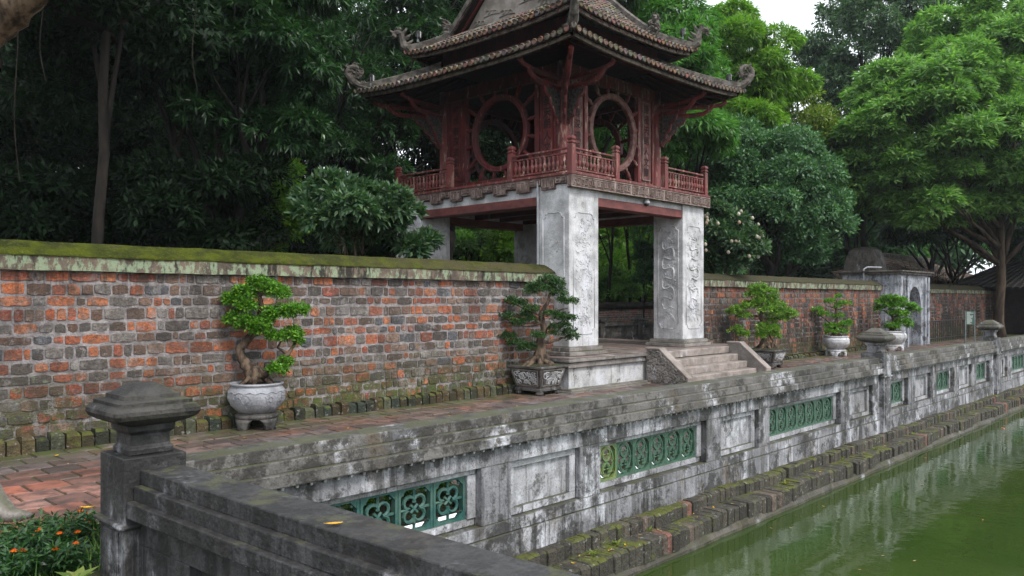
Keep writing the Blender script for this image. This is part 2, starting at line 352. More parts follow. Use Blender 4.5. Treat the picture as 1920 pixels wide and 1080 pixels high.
M['flower_white'] = m_leaf('cream_blossom', [(.45,.42,.33), (.6,.56,.46), (.4,.28,.2), (.62,.6,.52)], .3, .6, .2)
M['flower_orange'] = m_leaf('orange_petals', [(.7,.13,.01), (.6,.05,.01), (.75,.22,.01), (.45,.03,.01)], .25, .6, .2)
M['flower_pink'] = m_leaf('mauve_blossom', [(.4,.2,.42), (.5,.3,.5)], .3, .6, .2)
M['yleaf'] = simple('yellow_fallen_leaf', (.62,.40,.02), (.5,.25,.02), 30, .5, .2)
M['bleaf'] = simple('brown_fallen_leaf', (.22,.12,.04), (.4,.3,.14), 30, .6, .2)
M['metal'] = simple('grey_painted_metal', (.11,.13,.13), (.15,.17,.17), 6, .45, .1)
M['white'] = simple('white_plastic', (.65,.65,.66), (.5,.5,.52), 8, .4, .1)
M['black'] = simple('black_plastic', (.02,.02,.02), (.03,.03,.03), 8, .3, .1)
M['board'] = simple('dark_green_board', (.04,.075,.065), (.05,.085,.075), 3, .5, .1)
M['lettering'] = simple('pale_lettering', (.5,.55,.5), (.42,.47,.42), 30, .6, 0)
M['fish'] = simple('orange_fish_scales', (.6,.13,.03), (.45,.08,.02), 6, .4, .1)
M['pipe'] = simple('grey_drain_pipe', (.34,.36,.39), (.24,.25,.27), 6, .5, .1)
M['farwhite'] = simple('hazy_white_wall', (.5,.52,.55), (.4,.42,.45), 1, .8, .1)
# ------------------------------------------------------------------ foliage engine
def leaf_mesh(name, P, D, N, Ls, Ws, mat, parent, fold=.0):
    """one kite per leaf: P base, D axis, N face normal"""
    n = len(P); Sd = np.cross(D, N); Sd /= np.linalg.norm(Sd, axis=1)[:, None] + 1e-9
    Nn = np.cross(Sd, D)
    v = np.empty((n, 4, 3), dtype=np.float32)
    v[:, 0] = P; v[:, 1] = P + D*(Ls*.42)[:, None] + Sd*(Ws*.5)[:, None] + Nn*(Ls*.04)[:, None]
    v[:, 2] = P + D*Ls[:, None] - Nn*(Ls*.1)[:, None]; v[:, 3] = P + D*(Ls*.42)[:, None] - Sd*(Ws*.5)[:, None] + Nn*(Ls*.04)[:, None]
    me = bpy.data.meshes.new(name); me.vertices.add(4*n); me.vertices.foreach_set('co', v.ravel())
    me.loops.add(4*n); me.loops.foreach_set('vertex_index', np.arange(4*n, dtype=np.int32))
    me.polygons.add(n); me.polygons.foreach_set('loop_start', np.arange(0, 4*n, 4, dtype=np.int32))
    try: me.polygons.foreach_set('loop_total', np.full(n, 4, dtype=np.int32))
    except Exception: pass
    me.materials.append(mat); me.update(calc_edges=True)
    o = bpy.data.objects.new(name, me); COL.objects.link(o)
    if parent: o.parent = parent
    return o
def nrm(a): return a/(np.linalg.norm(a, axis=1)[:, None] + 1e-9)
KIND = {  # leaves per clump, length, width, droop, spread, twig radius
    'mango': (11, .21, .042, .55, .75, .05), 'canopy': (8, .20, .07, .25, 1.2, .12), 'feather': (10, .30, .085, .22, .8, .14),
    'small': (10, .10, .05, .1, 1.4, .12), 'broad': (7, .16, .065, .0, .9, .04), 'tiny': (9, .036, .022, .0, 1.2, .015), 'tinyb': (9, .05, .026, .1, 1.1, .02)}
def clumps(C, A, kind, sc=1.0):
    k, L, W, droop, spread, tw = KIND[kind]; n = len(C)
    C = np.repeat(C, k, 0); A = np.repeat(A, k, 0)
    R = nrm(RNG.normal(size=C.shape))
    if kind == 'feather': A = A*np.array([1, 1, .35]); R = R*np.array([1, 1, .55])
    D = nrm(A*1.0 + R*spread*1.4); D[:, 2] -= droop*RNG.uniform(.5, 1.3, len(D)); D = nrm(D)
    N = nrm(np.array([0, 0, 1.0])*.9 + A*.5 + RNG.normal(size=D.shape)*.45)
    if kind == 'feather': N = nrm(np.array([0, 0, 1.0]) + RNG.normal(size=D.shape)*.4 + A*.6)
    P = C + R*tw*sc*RNG.uniform(.2, 1, len(C))[:, None]
    Ls = L*sc*RNG.uniform(.65, 1.25, len(C)); Ws = W*sc*RNG.uniform(.75, 1.2, len(C))
    return P, D, N, Ls, Ws
def ell(n, c, r, inner=.72, hemi=None, flat=0):
    U = nrm(RNG.normal(size=(n, 3)))
    if hemi is not None:
        U[:, 2] = np.where(U[:, 2] < hemi, -U[:, 2]*.6, U[:, 2]); U = nrm(U)
    q = RNG.uniform(inner, 1.05, n)[:, None]
    A = nrm(U/np.array(r))
    return np.array(c) + U*np.array(r)*q, A
def crown_pts(c, r, nl, lr, per, seed=0, inner=.55, zmin=None):
    """lobes scattered over and inside a big ellipsoid, each covered with clumps"""
    Cs = []; As = []
    U = nrm(RNG.normal(size=(nl, 3))); q = RNG.uniform(inner, .95, nl)
    for i in range(nl):
        p = np.array(c) + U[i]*np.array(r)*q[i]
        if zmin is not None and p[2] < zmin: p[2] = zmin + RNG.uniform(0, .6)
        s_ = lr*RNG.uniform(.6, 1.25)
        a, b = ell(int(per*(s_/lr)**2), p, (s_, s_, s_*.72), .78, -.35)
        Cs.append(a); As.append(b)
    return np.concatenate(Cs), np.concatenate(As)
def foliage(name, C, A, kind, mat, parent, sc=1.0):
    return leaf_mesh(name, *clumps(C, A, kind, sc), mat, parent)
def wig(a, b, n, amp, seed=0):
    r = random.Random(seed); a = Vector(a); b = Vector(b)
    return [a.lerp(b, i/n) + Vector((r.uniform(-amp, amp), r.uniform(-amp, amp), r.uniform(-amp, amp)*.4))*(0 if i in (0,) else 1) for i in range(n+1)]
def tree(label, base, crowns, kind, leafmat, trunk_r, barkmat, group=None, name='tree', sc=1.0, limbs=5, lean=None, extra=None, cat='tree', seed=1):
    """base point, crowns = list of (centre, radii, lobes, lobe radius, clumps per lobe)"""
    t = thing(name, label, cat, tuple(base), 0, group); b = Vector(base)
    m = MB(); r = random.Random(seed)
    top = Vector(crowns[0][0])
    fork = b.lerp(Vector((top.x, top.y, b.z + (top.z-b.z))), .5) if lean is None else Vector(lean)
    pts = wig(b, fork, 6, trunk_r*.35, seed); m.tube(pts, [trunk_r*(1.25 if i == 0 else 1-.07*i) for i in range(7)], 10, jit=.06)
    for ci, (c, rr, *_q) in enumerate(crowns):
        for k in range(limbs if ci == 0 else 2):
            e = Vector(c) + Vector((r.uniform(-.7, .7)*rr[0], r.uniform(-.7, .7)*rr[1], r.uniform(-.5, .7)*rr[2]))
            st = pts[r.choice((4, 5, 6))]; w_ = wig(st, e, 5, .15*trunk_r*4, seed*31+k+ci*7)
            m.tube(w_, [trunk_r*.5*(1-.17*i) for i in range(6)], 6)
            for q in range(3):
                e2 = e + Vector((r.uniform(-1, 1), r.uniform(-1, 1), r.uniform(-.4, .8)))*min(rr)*.5
                m.tube(wig(w_[3], e2, 4, .06, seed*91+q+k), [trunk_r*.2*(1-.2*i) for i in range(5)], 5)
    m.xf(Matrix.Translation(-b)); m.build('trunk', barkmat, t, True)
    Cs, As = zip(*[crown_pts(c, rr, nl, lr, per) for (c, rr, nl, lr, per) in crowns])
    C = np.concatenate(Cs) - np.array(b); A = np.concatenate(As)
    foliage('crown', C, A, kind, leafmat, t, sc)
    return t
def root_of(o):
    while o.parent: o = o.parent
    return o
def bw(mb, name, mat, parent, **k):
    """build from world coordinates under a thing whose Empty stands at its base"""
    r = root_of(parent); mb.xf(Matrix.Translation(-Vector(r.location))); return mb.build(name, mat, parent, **k)
# ================================================================== SETTING
def struct(name, mb, mat, **k): return tag(mb.build(name, mat, **k), kind='structure')
PX0, PX1, PY0, PY1 = 2.25, 70, -45, 4.44           # the pond
m = MB(); G = -.03
for x0, x1, y0, y1 in ((-400, PX0, -400, 4.93), (PX1, 400, -400, 4.93), (PX0, PX1, -400, PY0), (-400, 400, 4.93, 400)):
    m.add([(x0,y0,G),(x1,y0,G),(x1,y1,G),(x0,y1,G)], [(0,1,2,3)])
struct('ground', m, M['forest_floor'])
m = MB(); m.add([(PX0-.1,PY0,-.88),(PX1,PY0,-.88),(PX1,PY1+.06,-.88),(PX0-.1,PY1+.06,-.88)], [(0,1,2,3)]); struct('pond_water', m, M['water'])
m = MB(); m.box(PX0-.12, PX0-.02, PY0, 4.6, -1.6, G+.02); m.box(PX1, PX1+.3, PY0, PY1, -1.6, .05); struct('pond_wall', m, M['plinth'])
# walkway: square clay pavers laid in running bond over dirt
m = MB(); m.add([(-3,5.1,-.012),(46,5.1,-.012),(46,10.4,-.012),(-3,10.4,-.012)], [(0,1,2,3)]); struct('paving_bed', m, M['joint'])
m = MB(); r = random.Random(5); T = .345
pal = [(.24,.135,.105), (.21,.14,.12), (.24,.17,.15), (.17,.12,.105), (.28,.14,.10), (.13,.10,.09), (.24,.19,.18)]
for j in range(15):
    y = 5.08 + j*T; off = (j % 2)*.5*T + r.uniform(-.02, .02)
    for i in range(-6, 130):
        x = i*T + off
        if x > 42: break
        if y + T > 10.32: continue
        if x < 5.0 and y < 6.2 and x > -.5: continue
        near = x < 3.6
        c = r.choice(pal); k = r.uniform(.6, 1.05)*.8; k *= 1.45 if near and y < 8.4 else 1
        c = (c[0]*k*(1.15 if near and y < 8.6 else 1), c[1]*k*(.8 if near and y < 8.6 else 1), c[2]*k*(.7 if near and y < 8.6 else 1))
        g = .008; h = r.uniform(-.004, .005); e = .008
        q = [r.uniform(-.006, .006) for _ in range(8)]; zt = [h + r.uniform(-.004, .004) for _ in range(4)]
        P = [(x+g+q[0], y+g+q[1]), (x+T-g+q[2], y+g+q[3]), (x+T-g+q[4], y+T-g+q[5]), (x+g+q[6], y+T-g+q[7])]
        I = [(P[0][0]+e, P[0][1]+e), (P[1][0]-e, P[1][1]+e), (P[2][0]-e, P[2][1]-e), (P[3][0]+e, P[3][1]-e)]
        m.add([(a, b, -.02) for a, b in P] + [(a, b, z) for (a, b), z in zip(I, zt)], [(4,5,6,7),(0,1,5,4),(1,2,6,5),(2,3,7,6),(3,0,4,7)], c)
struct('walkway', m, M['paver'])
# ================================================================== BRICK WALLS
RED = [(.55,.17,.07), (.48,.135,.06), (.38,.12,.07), (.58,.22,.11), (.34,.09,.055)]
BRN = [(.19,.115,.085), (.24,.15,.11), (.14,.10,.08), (.3,.2,.15)]
GRY = [(.13,.122,.115), (.08,.078,.078), (.2,.185,.175), (.28,.26,.24), (.105,.12,.14)]
def brick_wall(t, x0, x1, yf, z0, z1, mat, mortar, seed, pr=(.38,.30,.32), ch=.148, th=.5, zfun=None, faceY=-1):
    """irregular courses of rough bricks set proud of a mortar core; front face at yf looking to -Y"""
    r = random.Random(seed)
    mm = MB(); mm.box(x0, x1, yf-.002, yf+th, z0-.05, z1); bw(mm, 'mortar', mortar, t)
    m = MB(); n = max(1, round((z1-z0)/ch)); ch = (z1-z0)/n; zs = [z0+ch*(i+(r.uniform(-.11, .11) if 0 < i < n else 0)) for i in range(n+1)]
    for row in range(n):
        x = x0 + r.uniform(-.2, 0); zz = zs[row]
        hh = zs[row+1]-zs[row]
        while x < x1:
            L = r.choice((.10, .12, .14, .16, .2, .25, .31, .34)) + r.uniform(-.02, .02)
            p = r.random(); c = r.choice(RED if p < pr[0] else BRN if p < pr[0]+pr[1] else GRY)
            k = r.uniform(.75, 1.2); c = tuple(q*k for q in c)
            a = max(x, x0)+.013; b = min(x+L, x1)-.013; x += L
            if b-a < .05: continue
            lo = zz+.007+r.uniform(0, .018); hi = zz+hh-.007-r.uniform(0, .018)
            d = r.uniform(-.004, .014); nx = max(3, int((b-a)/.06)+1)
            top = [(a+(b-a)*i/(nx-1)+r.uniform(-.006, .006), hi+r.uniform(-.009, .008)-(.01 if i in (0, nx-1) else 0)) for i in range(nx)]
            bot = [(a+(b-a)*i/(nx-1)+r.uniform(-.006, .006), lo+r.uniform(-.008, .009)+(.01 if i in (0, nx-1) else 0)) for i in range(nx)]
            poly = bot + [(a+(b-a)+r.uniform(-.003,.008), (lo+hi)/2)] + top[::-1] + [(a-r.uniform(-.003,.008), (lo+hi)/2)]
            cx_ = sum(p_[0] for p_ in poly)/len(poly); cz_ = (lo+hi)/2; N = len(poly)
            def w2(x_, z_): return .002*sin(x_*1.7+z_*2.1)
            sh = lambda f, dd: [(cx_+(px_-cx_)*f if f != 1 else px_, yf+dd+w2(px_, pz_), cz_+(pz_-cz_)*(1-(1-f)*2.2)) for px_, pz_ in poly]
            R0 = sh(1, .03); R1 = sh(1, -.004-d*.3); R2 = sh(.97, -.009-d*.8)
            m.rings([R0, R1, R2], c)
    # drop the back caps hidden in the core is not worth the trouble
    return bw(m, 'brickwork', mat, t)
def coping(t, x0, x1, yf, yb, zf0, zf1, zr, mat_top, mat_front, seed=1, step=.35):
    """sloped mossy coping: front face zf0..zf1 at yf, ridge zr in the middle"""
    r = random.Random(seed); n = max(2, int((x1-x0)/step)); ym = (yf+yb)/2
    ring = []
    for i in range(n+1):
        x = x0 + (x1-x0)*i/n; w_ = lambda a: r.uniform(-a, a)
        ring.append([(x, yf+w_(.008), zf1+w_(.008)), (x, yf+.03, zf1+.03+w_(.008)), (x, yf+(ym-yf)*.45, zf1+(zr-zf1)*.55+w_(.01)), (x, ym-.05, zr-.012+w_(.008)), (x, ym+.05, zr-.008+w_(.008)), (x, yb-.03, zf1+.03), (x, yb, zf1)])
    m = MB(); m.rings(ring); bw(m, 'coping_top', mat_top, t, smooth=True)
    m = MB(); ring = []
    for i in range(n+1):
        x = x0 + .004 + (x1-x0-.008)*i/n
        ring.append([(x, yf+.022+r.uniform(-.006, .006), zf0+r.uniform(-.006, .006)), (x, yb-.022, zf0), (x, yb-.012, zf1+.004), (x, yf+.012+r.uniform(-.006,.006), zf1+.004)])
    m.rings(ring); bw(m, 'coping_edge', mat_front, t)
def footing(t, x0, x1, y0, y1, h, seed):
    r = random.Random(seed); m = MB(); x = x0
    while x < x1:
        L = .155+r.uniform(-.015, .02); a, b = x+.008, min(x+L, x1)-.008; x += L
        if b-a < .04: continue
        c = r.choice(BRN+GRY); c = (c[0]*.33, c[1]*.38, c[2]*.25); hh = h+r.uniform(-.03, .02); yy = y0+r.uniform(-.015, .02)
        m.add([(a,yy,-.02),(b,yy,-.02),(b,y1,-.02),(a,y1,-.02),(a,yy,hh-.035),(b,yy+.01,hh-.04),(a+.01,yy+.035,hh),(b-.01,yy+.04,hh-.01),(b,y1,hh),(a,y1,hh)],
              [(0,1,5,4),(4,5,7,6),(6,7,8,9),(1,2,8,7,5),(3,0,4,6,9),(2,3,9,8)], c)
    bw(m, 'base_course', M['ledge'], t)
t = thing('brick_wall', 'long wall of mixed orange, brown and grey bricks with mossy coping left of the pavilion', 'wall', (5,10.6,0))
brick_wall(t, -2.5, 12.0, 10.35, 0, 2.08, M['brick_l'], M['mortar'], 3)
coping(t, -2.5, 11.95, 10.24, 10.96, 2.075, 2.24, 2.44, M['coping'], M['cfront'], 2)
footing(t, -2.5, 11.4, 10.18, 10.36, .18, 4)
t = thing('brick_wall', 'soot streaked orange brick wall with grey-brown coping between the pavilion and the white gate', 'wall', (23,10.6,0))
brick_wall(t, 17.05, 30.2, 10.35, 0, 2.06, M['brick_r'], M['mortar_r'], 9, (.62,.2,.18))
coping(t, 17.06, 30.1, 10.24, 10.96, 2.055, 2.22, 2.41, M['coping'], M['cfront'], 5)
footing(t, 18.2, 29.9, 10.12, 10.36, .12, 6)
t = thing('brick_wall', 'dark shaded brick wall with mossy coping beyond the white gate, behind the sign board', 'wall', (40,10.8,0))
brick_wall(t, 33.2, 50, 10.6, 0, 2.0, M['brick_d'], M['mortar_r'], 19, (.5,.3,.2), .15)
coping(t, 33.2, 50, 10.5, 11.2, 1.99, 2.15, 2.4, M['coping'], M['cfront'], 7)
t = thing('brick_wall', 'low brick wall with dark rounded coping seen through the pavilion passage', 'wall', (28,21,0))
brick_wall(t, 15, 40, 21, 0, 1.28, M['brick_l'], M['mortar'], 29, (.55,.25,.2), .1, .4)
coping(t, 15, 40, 20.9, 21.5, 1.27, 1.38, 1.6, M['bark_dark'], M['bark_dark'], 8)
# ================================================================== STONE BALUSTRADES
def ring_tube(m, c, r, rad, n=14, a0=0, a1=2*pi, axis='y', sq=1, col=None):
    k = max(3, int(n*abs(a1-a0)/(2*pi)))
    pts = [(c[0]+r*cos(a0+(a1-a0)*i/k), c[1], c[2]+r*sq*sin(a0+(a1-a0)*i/k)) for i in range(k+1)]
    m.tube(pts, rad, 5, col)
def lattice_tile_mesh(style):
    """glazed pierced tile .31 x .35, centred, in the xz plane"""
    m = MB(); W, Hh, f = .155, .178, .022
    m.box(-W, W, -.025, .025, -Hh, -Hh+f); m.box(-W, W, -.025, .025, Hh-f, Hh)
    m.box(-W, -W+f, -.025, .025, -Hh+f, Hh-f); m.box(W-f, W, -.025, .025, -Hh+f, Hh-f)
    for sx in (-1, 1):
        for sz in (-1, 1):
            m.add([(sx*(W-f), y, sz*(Hh-f)) for y in (-.022,.022)] + [(sx*(W-f-.05), y, sz*(Hh-f)) for y in (-.022,.022)] + [(sx*(W-f), y, sz*(Hh-f-.05)) for y in (-.022,.022)],
                  [(0,2,4),(1,5,3),(0,1,3,2),(2,3,5,4),(4,5,1,0)])
    if style == 0:      # two knotted rings
        ring_tube(m, (0,0,.072), .062, .0135); ring_tube(m, (0,0,-.072), .062, .0135)
        ring_tube(m, (0,0,0), .118, .012, 16, sq=1.22)
        for s in (-1, 1):
            m.tube([(s*.03,0,-.05),(s*.02,0,-.015),(-s*.02,0,.015),(-s*.03,0,.05)], .012, 5)
            m.tube([(s*(W-f),0,0),(s*.085,0,0)], .012, 5); m.tube([(0,0,s*(Hh-f)),(0,0,s*.13)], .012, 5)
            m.tube([(s*.062,0,.072),(s*.012,0,.072)], .009, 4); m.tube([(s*.062,0,-.072),(s*.012,0,-.072)], .009, 4)
    else:               # clover of four lobes
        for a in range(4):
            p = pi/4+a*pi/2; ring_tube(m, (.062*cos(p),0,.07*sin(p)), .048, .0145, 12, p-2.4, p+2.4)
        m.tube([(-.03,0,-.03),(.03,0,.03)], .013, 5); m.tube([(.03,0,-.03),(-.03,0,.03)], .013, 5)
        for s in (-1, 1):
            m.tube([(s*(W-f),0,0),(s*.06,0,0)], .012, 5); m.tube([(0,0,s*(Hh-f)),(0,0,s*.06)], .012, 5)
            m.tube([(s*.10,0,s*.115),(s*(W-f),0,s*(Hh-f))], .012, 5); m.tube([(-s*.10,0,s*.115),(-s*(W-f),0,s*(Hh-f))], .012, 5)
    return m
TILEMESH = []
for st in (0, 1):
    o = lattice_tile_mesh(st).build('lattice_tile', M['glaze']); TILEMESH.append(o.data); bpy.data.objects.remove(o)
def make_post(parent, x, s=1.0, zb=-.5):
    """square balustrade post: body, collar and cap, in the balustrade's own frame"""
    p = MB(); w_ = .18*s
    p.box(x-w_, x+w_, -w_-.01, w_+.01, zb, .83)
    p.sq([(.13*s,.83),(.13*s,.87),(.115*s,.88),(.115*s,.955),(.135*s,.965),(.14*s,1.02)], (x,0,0))
    for sx, sy in ((1,0),(-1,0),(0,1),(0,-1)):       # sunk vertical panel with a raised border
        a, b = (w_*.62, w_+.022)
        if sx: p.box(*sorted((x+sx*(w_-.002), x+sx*(w_+.012))), -a, a, zb+.1, .40)
        else: p.box(x-a, x+a, *sorted((sy*(w_+.008), sy*b)), zb+.1, .40)
    p.sq([(w_+.03,.425),(w_+.035,.44),(w_+.03,.455)], (x,0,0))
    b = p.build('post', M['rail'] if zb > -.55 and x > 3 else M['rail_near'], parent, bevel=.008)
    c = MB(); R = []
    def rsq(h, z, rc):                              # square section with rounded corners
        pts = []
        for q in range(4):
            a0 = -3*pi/4+q*pi/2
            cx_, cy_ = (h-rc)*(1 if q in (1, 2) else -1), (h-rc)*(1 if q in (2, 3) else -1)
            for k in range(4):
                a = a0-pi/4+k*pi/6; pts.append((x+cx_+rc*cos(a), cy_+rc*sin(a), z))
        return pts
    for h, z in ((.13,1.0),(.165,1.015),(.205,1.03),(.24,1.052),(.252,1.078),(.25,1.10),(.236,1.120),(.222,1.126),(.218,1.128),(.218,1.148),(.168,1.160),(.165,1.184),(.150,1.186),(.065,1.244)):
        R.append(rsq(h*s, z, min(.03, h*s*.2)))
    R = [[(a_+random.uniform(-.0016, .0016), b_+random.uniform(-.0016, .0016), z_+random.uniform(-.0012, .0012)) for a_, b_, z_ in rg] for rg in R]
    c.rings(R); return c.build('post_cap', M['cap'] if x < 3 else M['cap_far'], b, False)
def balustrade(t, x0, x1, posts, openings, mat, beads=True, near=False):
    """local frame: x along, y across, z up; openings = (kind, xa, xb)"""
    m = MB(); segs = []; a = x0
    for px_ in posts:
        if px_-.19 > a: segs.append((a, px_-.185))
        a = px_+.185
    if a < x1: segs.append((a, x1))
    for a, b in segs:
        pass
    m2_ = MB()                                       # subdivide for a slightly wavering edge
    for (a, b) in segs:
        n = max(1, int((b-a)/.5))
        for (h, z0_, z1_) in ((.125,.668,.757),(.165,.585,.671),(.205,.498,.588)):
            R = []
            for i in range(n+1):
                x = a+(b-a)*i/n; q = lambda: random.uniform(-.0035, .0035)
                R.append([(x,-h+q(),z0_+q()),(x,h+q(),z0_),(x,h+q(),z1_+q()),(x,-h+q(),z1_+q())])
            m2_.rings(R)
    m2_.build('hand_rail', M['handrail'] if not near else mat, t, bevel=.01, seg=2)
    body = MB(); x = x0
    ops = sorted(openings, key=lambda o: o[1])
    ZB, ZT = -.17, .325
    for a, b in segs:
        body.box(a, b, -.12, .12, ZT, .497)
        body.box(a, b, -.122, .122, -.28, ZB); body.box(a, b, -.135, .135, -.62, -.283)
        cur = a
        for k, oa, ob in ops:
            if oa >= a-.01 and ob <= b+.01:
                if oa > cur: body.box(cur, oa, -.12, .12, ZB, ZT)
                cur = ob
        if b > cur: body.box(cur, b, -.12, .12, ZB, ZT)
    for k, a, b in ops:
        fr = MB()
        e = .004
        if k == 'L':                                # frame round a run of glazed tiles
            for (q0, q1, z0_, z1_) in ((a+e, b-e, ZT-.055, ZT-e), (a+e, b-e, ZB+e, ZB+.07), (a+e, a+.10, ZB+.07, ZT-.055), (b-.10, b-e, ZB+.07, ZT-.055)):
                hw_ = .03 if z1_ < ZB+.08 else .05; fr.box(q0, q1, -hw_, hw_, z0_, z1_)
        else:                                       # blind panel with two stepped frames
            fr.box(a+e, b-e, -.02, .02, ZB+e, ZT-e)
            for (q0, q1, z0_, z1_) in ((a+e, b-e, ZT-.07, ZT-e), (a+e, b-e, ZB+e, ZB+.07), (a+e, a+.09, ZB+.07, ZT-.07), (b-.09, b-e, ZB+.07, ZT-.07)):
                fr.box(q0, q1, -.062, .062, z0_, z1_)
        fr.build('panel_frame', M['frame'] if not near else mat, t, bevel=.004)
    body.build('parapet_wall', mat, t, bevel=.006)
    for oi, (k, a, b) in enumerate(ops):
        if k != 'L': continue
        W = b-a-.2; n = max(1, round(W/.325)); sc = W/n/.325
        for i in range(n):
            o = bpy.data.objects.new('lattice_tile', TILEMESH[1 if oi == 0 else 0]); COL.objects.link(o); o.parent = t
            o.location = (a+.1+(i+.5)*W/n, 0, .085); o.scale = (sc*1.03, 1, 1.04)
            if oi == 0 or near:
                o.data = TILE_TEAL
            elif oi == 2 and i == 0: o.data = TILE_LIME
    if beads:
        bd = MB(); x = x0+.3
        while x < x1-.2:
            if not any(abs(x-p) < .25 for p in posts):
                for s in (-1, 1):
                    bd.add([(x-.012,s*.13,.50),(x+.012,s*.13,.50),(x+.012,s*.158,.50),(x-.012,s*.158,.50),(x-.009,s*.135,.468),(x+.009,s*.135,.468),(x+.009,s*.153,.468),(x-.009,s*.153,.468)],
                           [(0,1,5,4),(1,2,6,5),(2,3,7,6),(3,0,4,7),(4,5,6,7)])
            x += .11
        bd.build('drip_beads', M['limewall'], t)
    for p in posts: make_post(t, p)
TILE_TEAL = TILEMESH[1].copy(); TILE_TEAL.materials[0] = M['glaze_teal']
TILE_LIME = TILEMESH[0].copy(); TILE_LIME.materials[0] = M['glaze_lime']
t = thing('stone_balustrade', 'long grey stained stone balustrade with green glazed lattice tiles running beside the pond', 'balustrade', (0,4.95,0))
balustrade(t, 1.95, 44, [1.95, 14.15, 21.6, 29.0, 36.5],
    [('L',2.7,4.68),('P',5.04,5.99),('L',6.30,8.34),('P',8.68,9.65),('L',9.95,12.32),('P',12.68,13.66),
     ('L',14.45,15.42),('P',15.8,16.71),('L',17.08,18.25),('P',18.63,19.56),('L',19.94,21.08),
     ('P',22.0,22.75),('L',23.2,25.0),('P',25.4,26.3),('L',26.7,28.5),('P',29.5,30.4),('L',30.9,32.6),('P',33,34),('L',34.4,36)], M['rail'])
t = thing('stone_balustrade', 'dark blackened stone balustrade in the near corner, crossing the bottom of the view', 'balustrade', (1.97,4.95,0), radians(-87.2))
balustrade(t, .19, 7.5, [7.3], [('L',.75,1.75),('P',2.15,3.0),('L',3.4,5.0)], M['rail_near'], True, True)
# stepped brick ledges down to the water
def ledge(x0, x1, y0, y1, z0, z1, seed, m):
    r = random.Random(seed); x = x0
    while x < x1:
        L = .105+r.uniform(-.02, .03); a, b = x+.0003, x+L-.0003; x += L
        c = r.choice([(.07,.065,.052)]*9+[(.085,.076,.06)]*2+[(.055,.05,.042)]*4+([(.2,.095,.075)] if r.random() < .3 else [])+[(.13,.10,.08)]); k = r.uniform(.7, 1.2); c = tuple(q*k for q in c)
        yo = y0+r.uniform(-.014, .014)+.02*sin(x*2.3+seed)+(.05 if r.random() < .04 else 0); zt = z1+r.uniform(-.008, .006)+.01*sin(x*3.1); e = r.uniform(.012, .026)
        m.rings([[(a,yo,z0),(a,yo+.005,zt-e),(a,yo+e,zt),(a,y1,zt),(a,y1,z0)],[(a+.006,yo-.006,z0),(a+.006,yo-.005,zt-e+.006),(a+.006,yo+e-.003,zt+.004),(a+.006,y1,zt+.004),(a+.006,y1,z0)],
                 [(b-.006,yo-.006,z0),(b-.006,yo-.005,zt-e+.006),(b-.006,yo+e-.003,zt+.004),(b-.006,y1,zt+.004),(b-.006,y1,z0)],[(b,yo,z0),(b,yo+.005,zt-e),(b,yo+e,zt),(b,y1,zt),(b,y1,z0)]], c)
t = thing('brick_ledge', 'mossy two-step brick ledge at the water line below the long balustrade', 'ledge', (10,4.6,-.9))
m = MB(); ledge(2.3, 44, 4.69, 4.9, -.66, -.50, 1, m); bw(m, 'upper_course', M['ledge'], t)
m = MB(); ledge(2.3, 44, 4.45, 4.76, -.82, -.635, 2, m); bw(m, 'lower_course', M['ledge'], t)
m = MB(); n = 110
R = []
for i in range(n+1):
    x = 2.3+41.7*i/n; q = lambda a: random.uniform(-a, a)
    R.append([(x,4.40+q(.012),-1.2),(x,4.41+q(.012),-.85+q(.008)),(x,4.45+q(.01),-.80+q(.012)),(x,4.8,-.80),(x,4.8,-1.2)])
m.rings(R); bw(m, 'waterline_footing', M['wetfoot'], t)
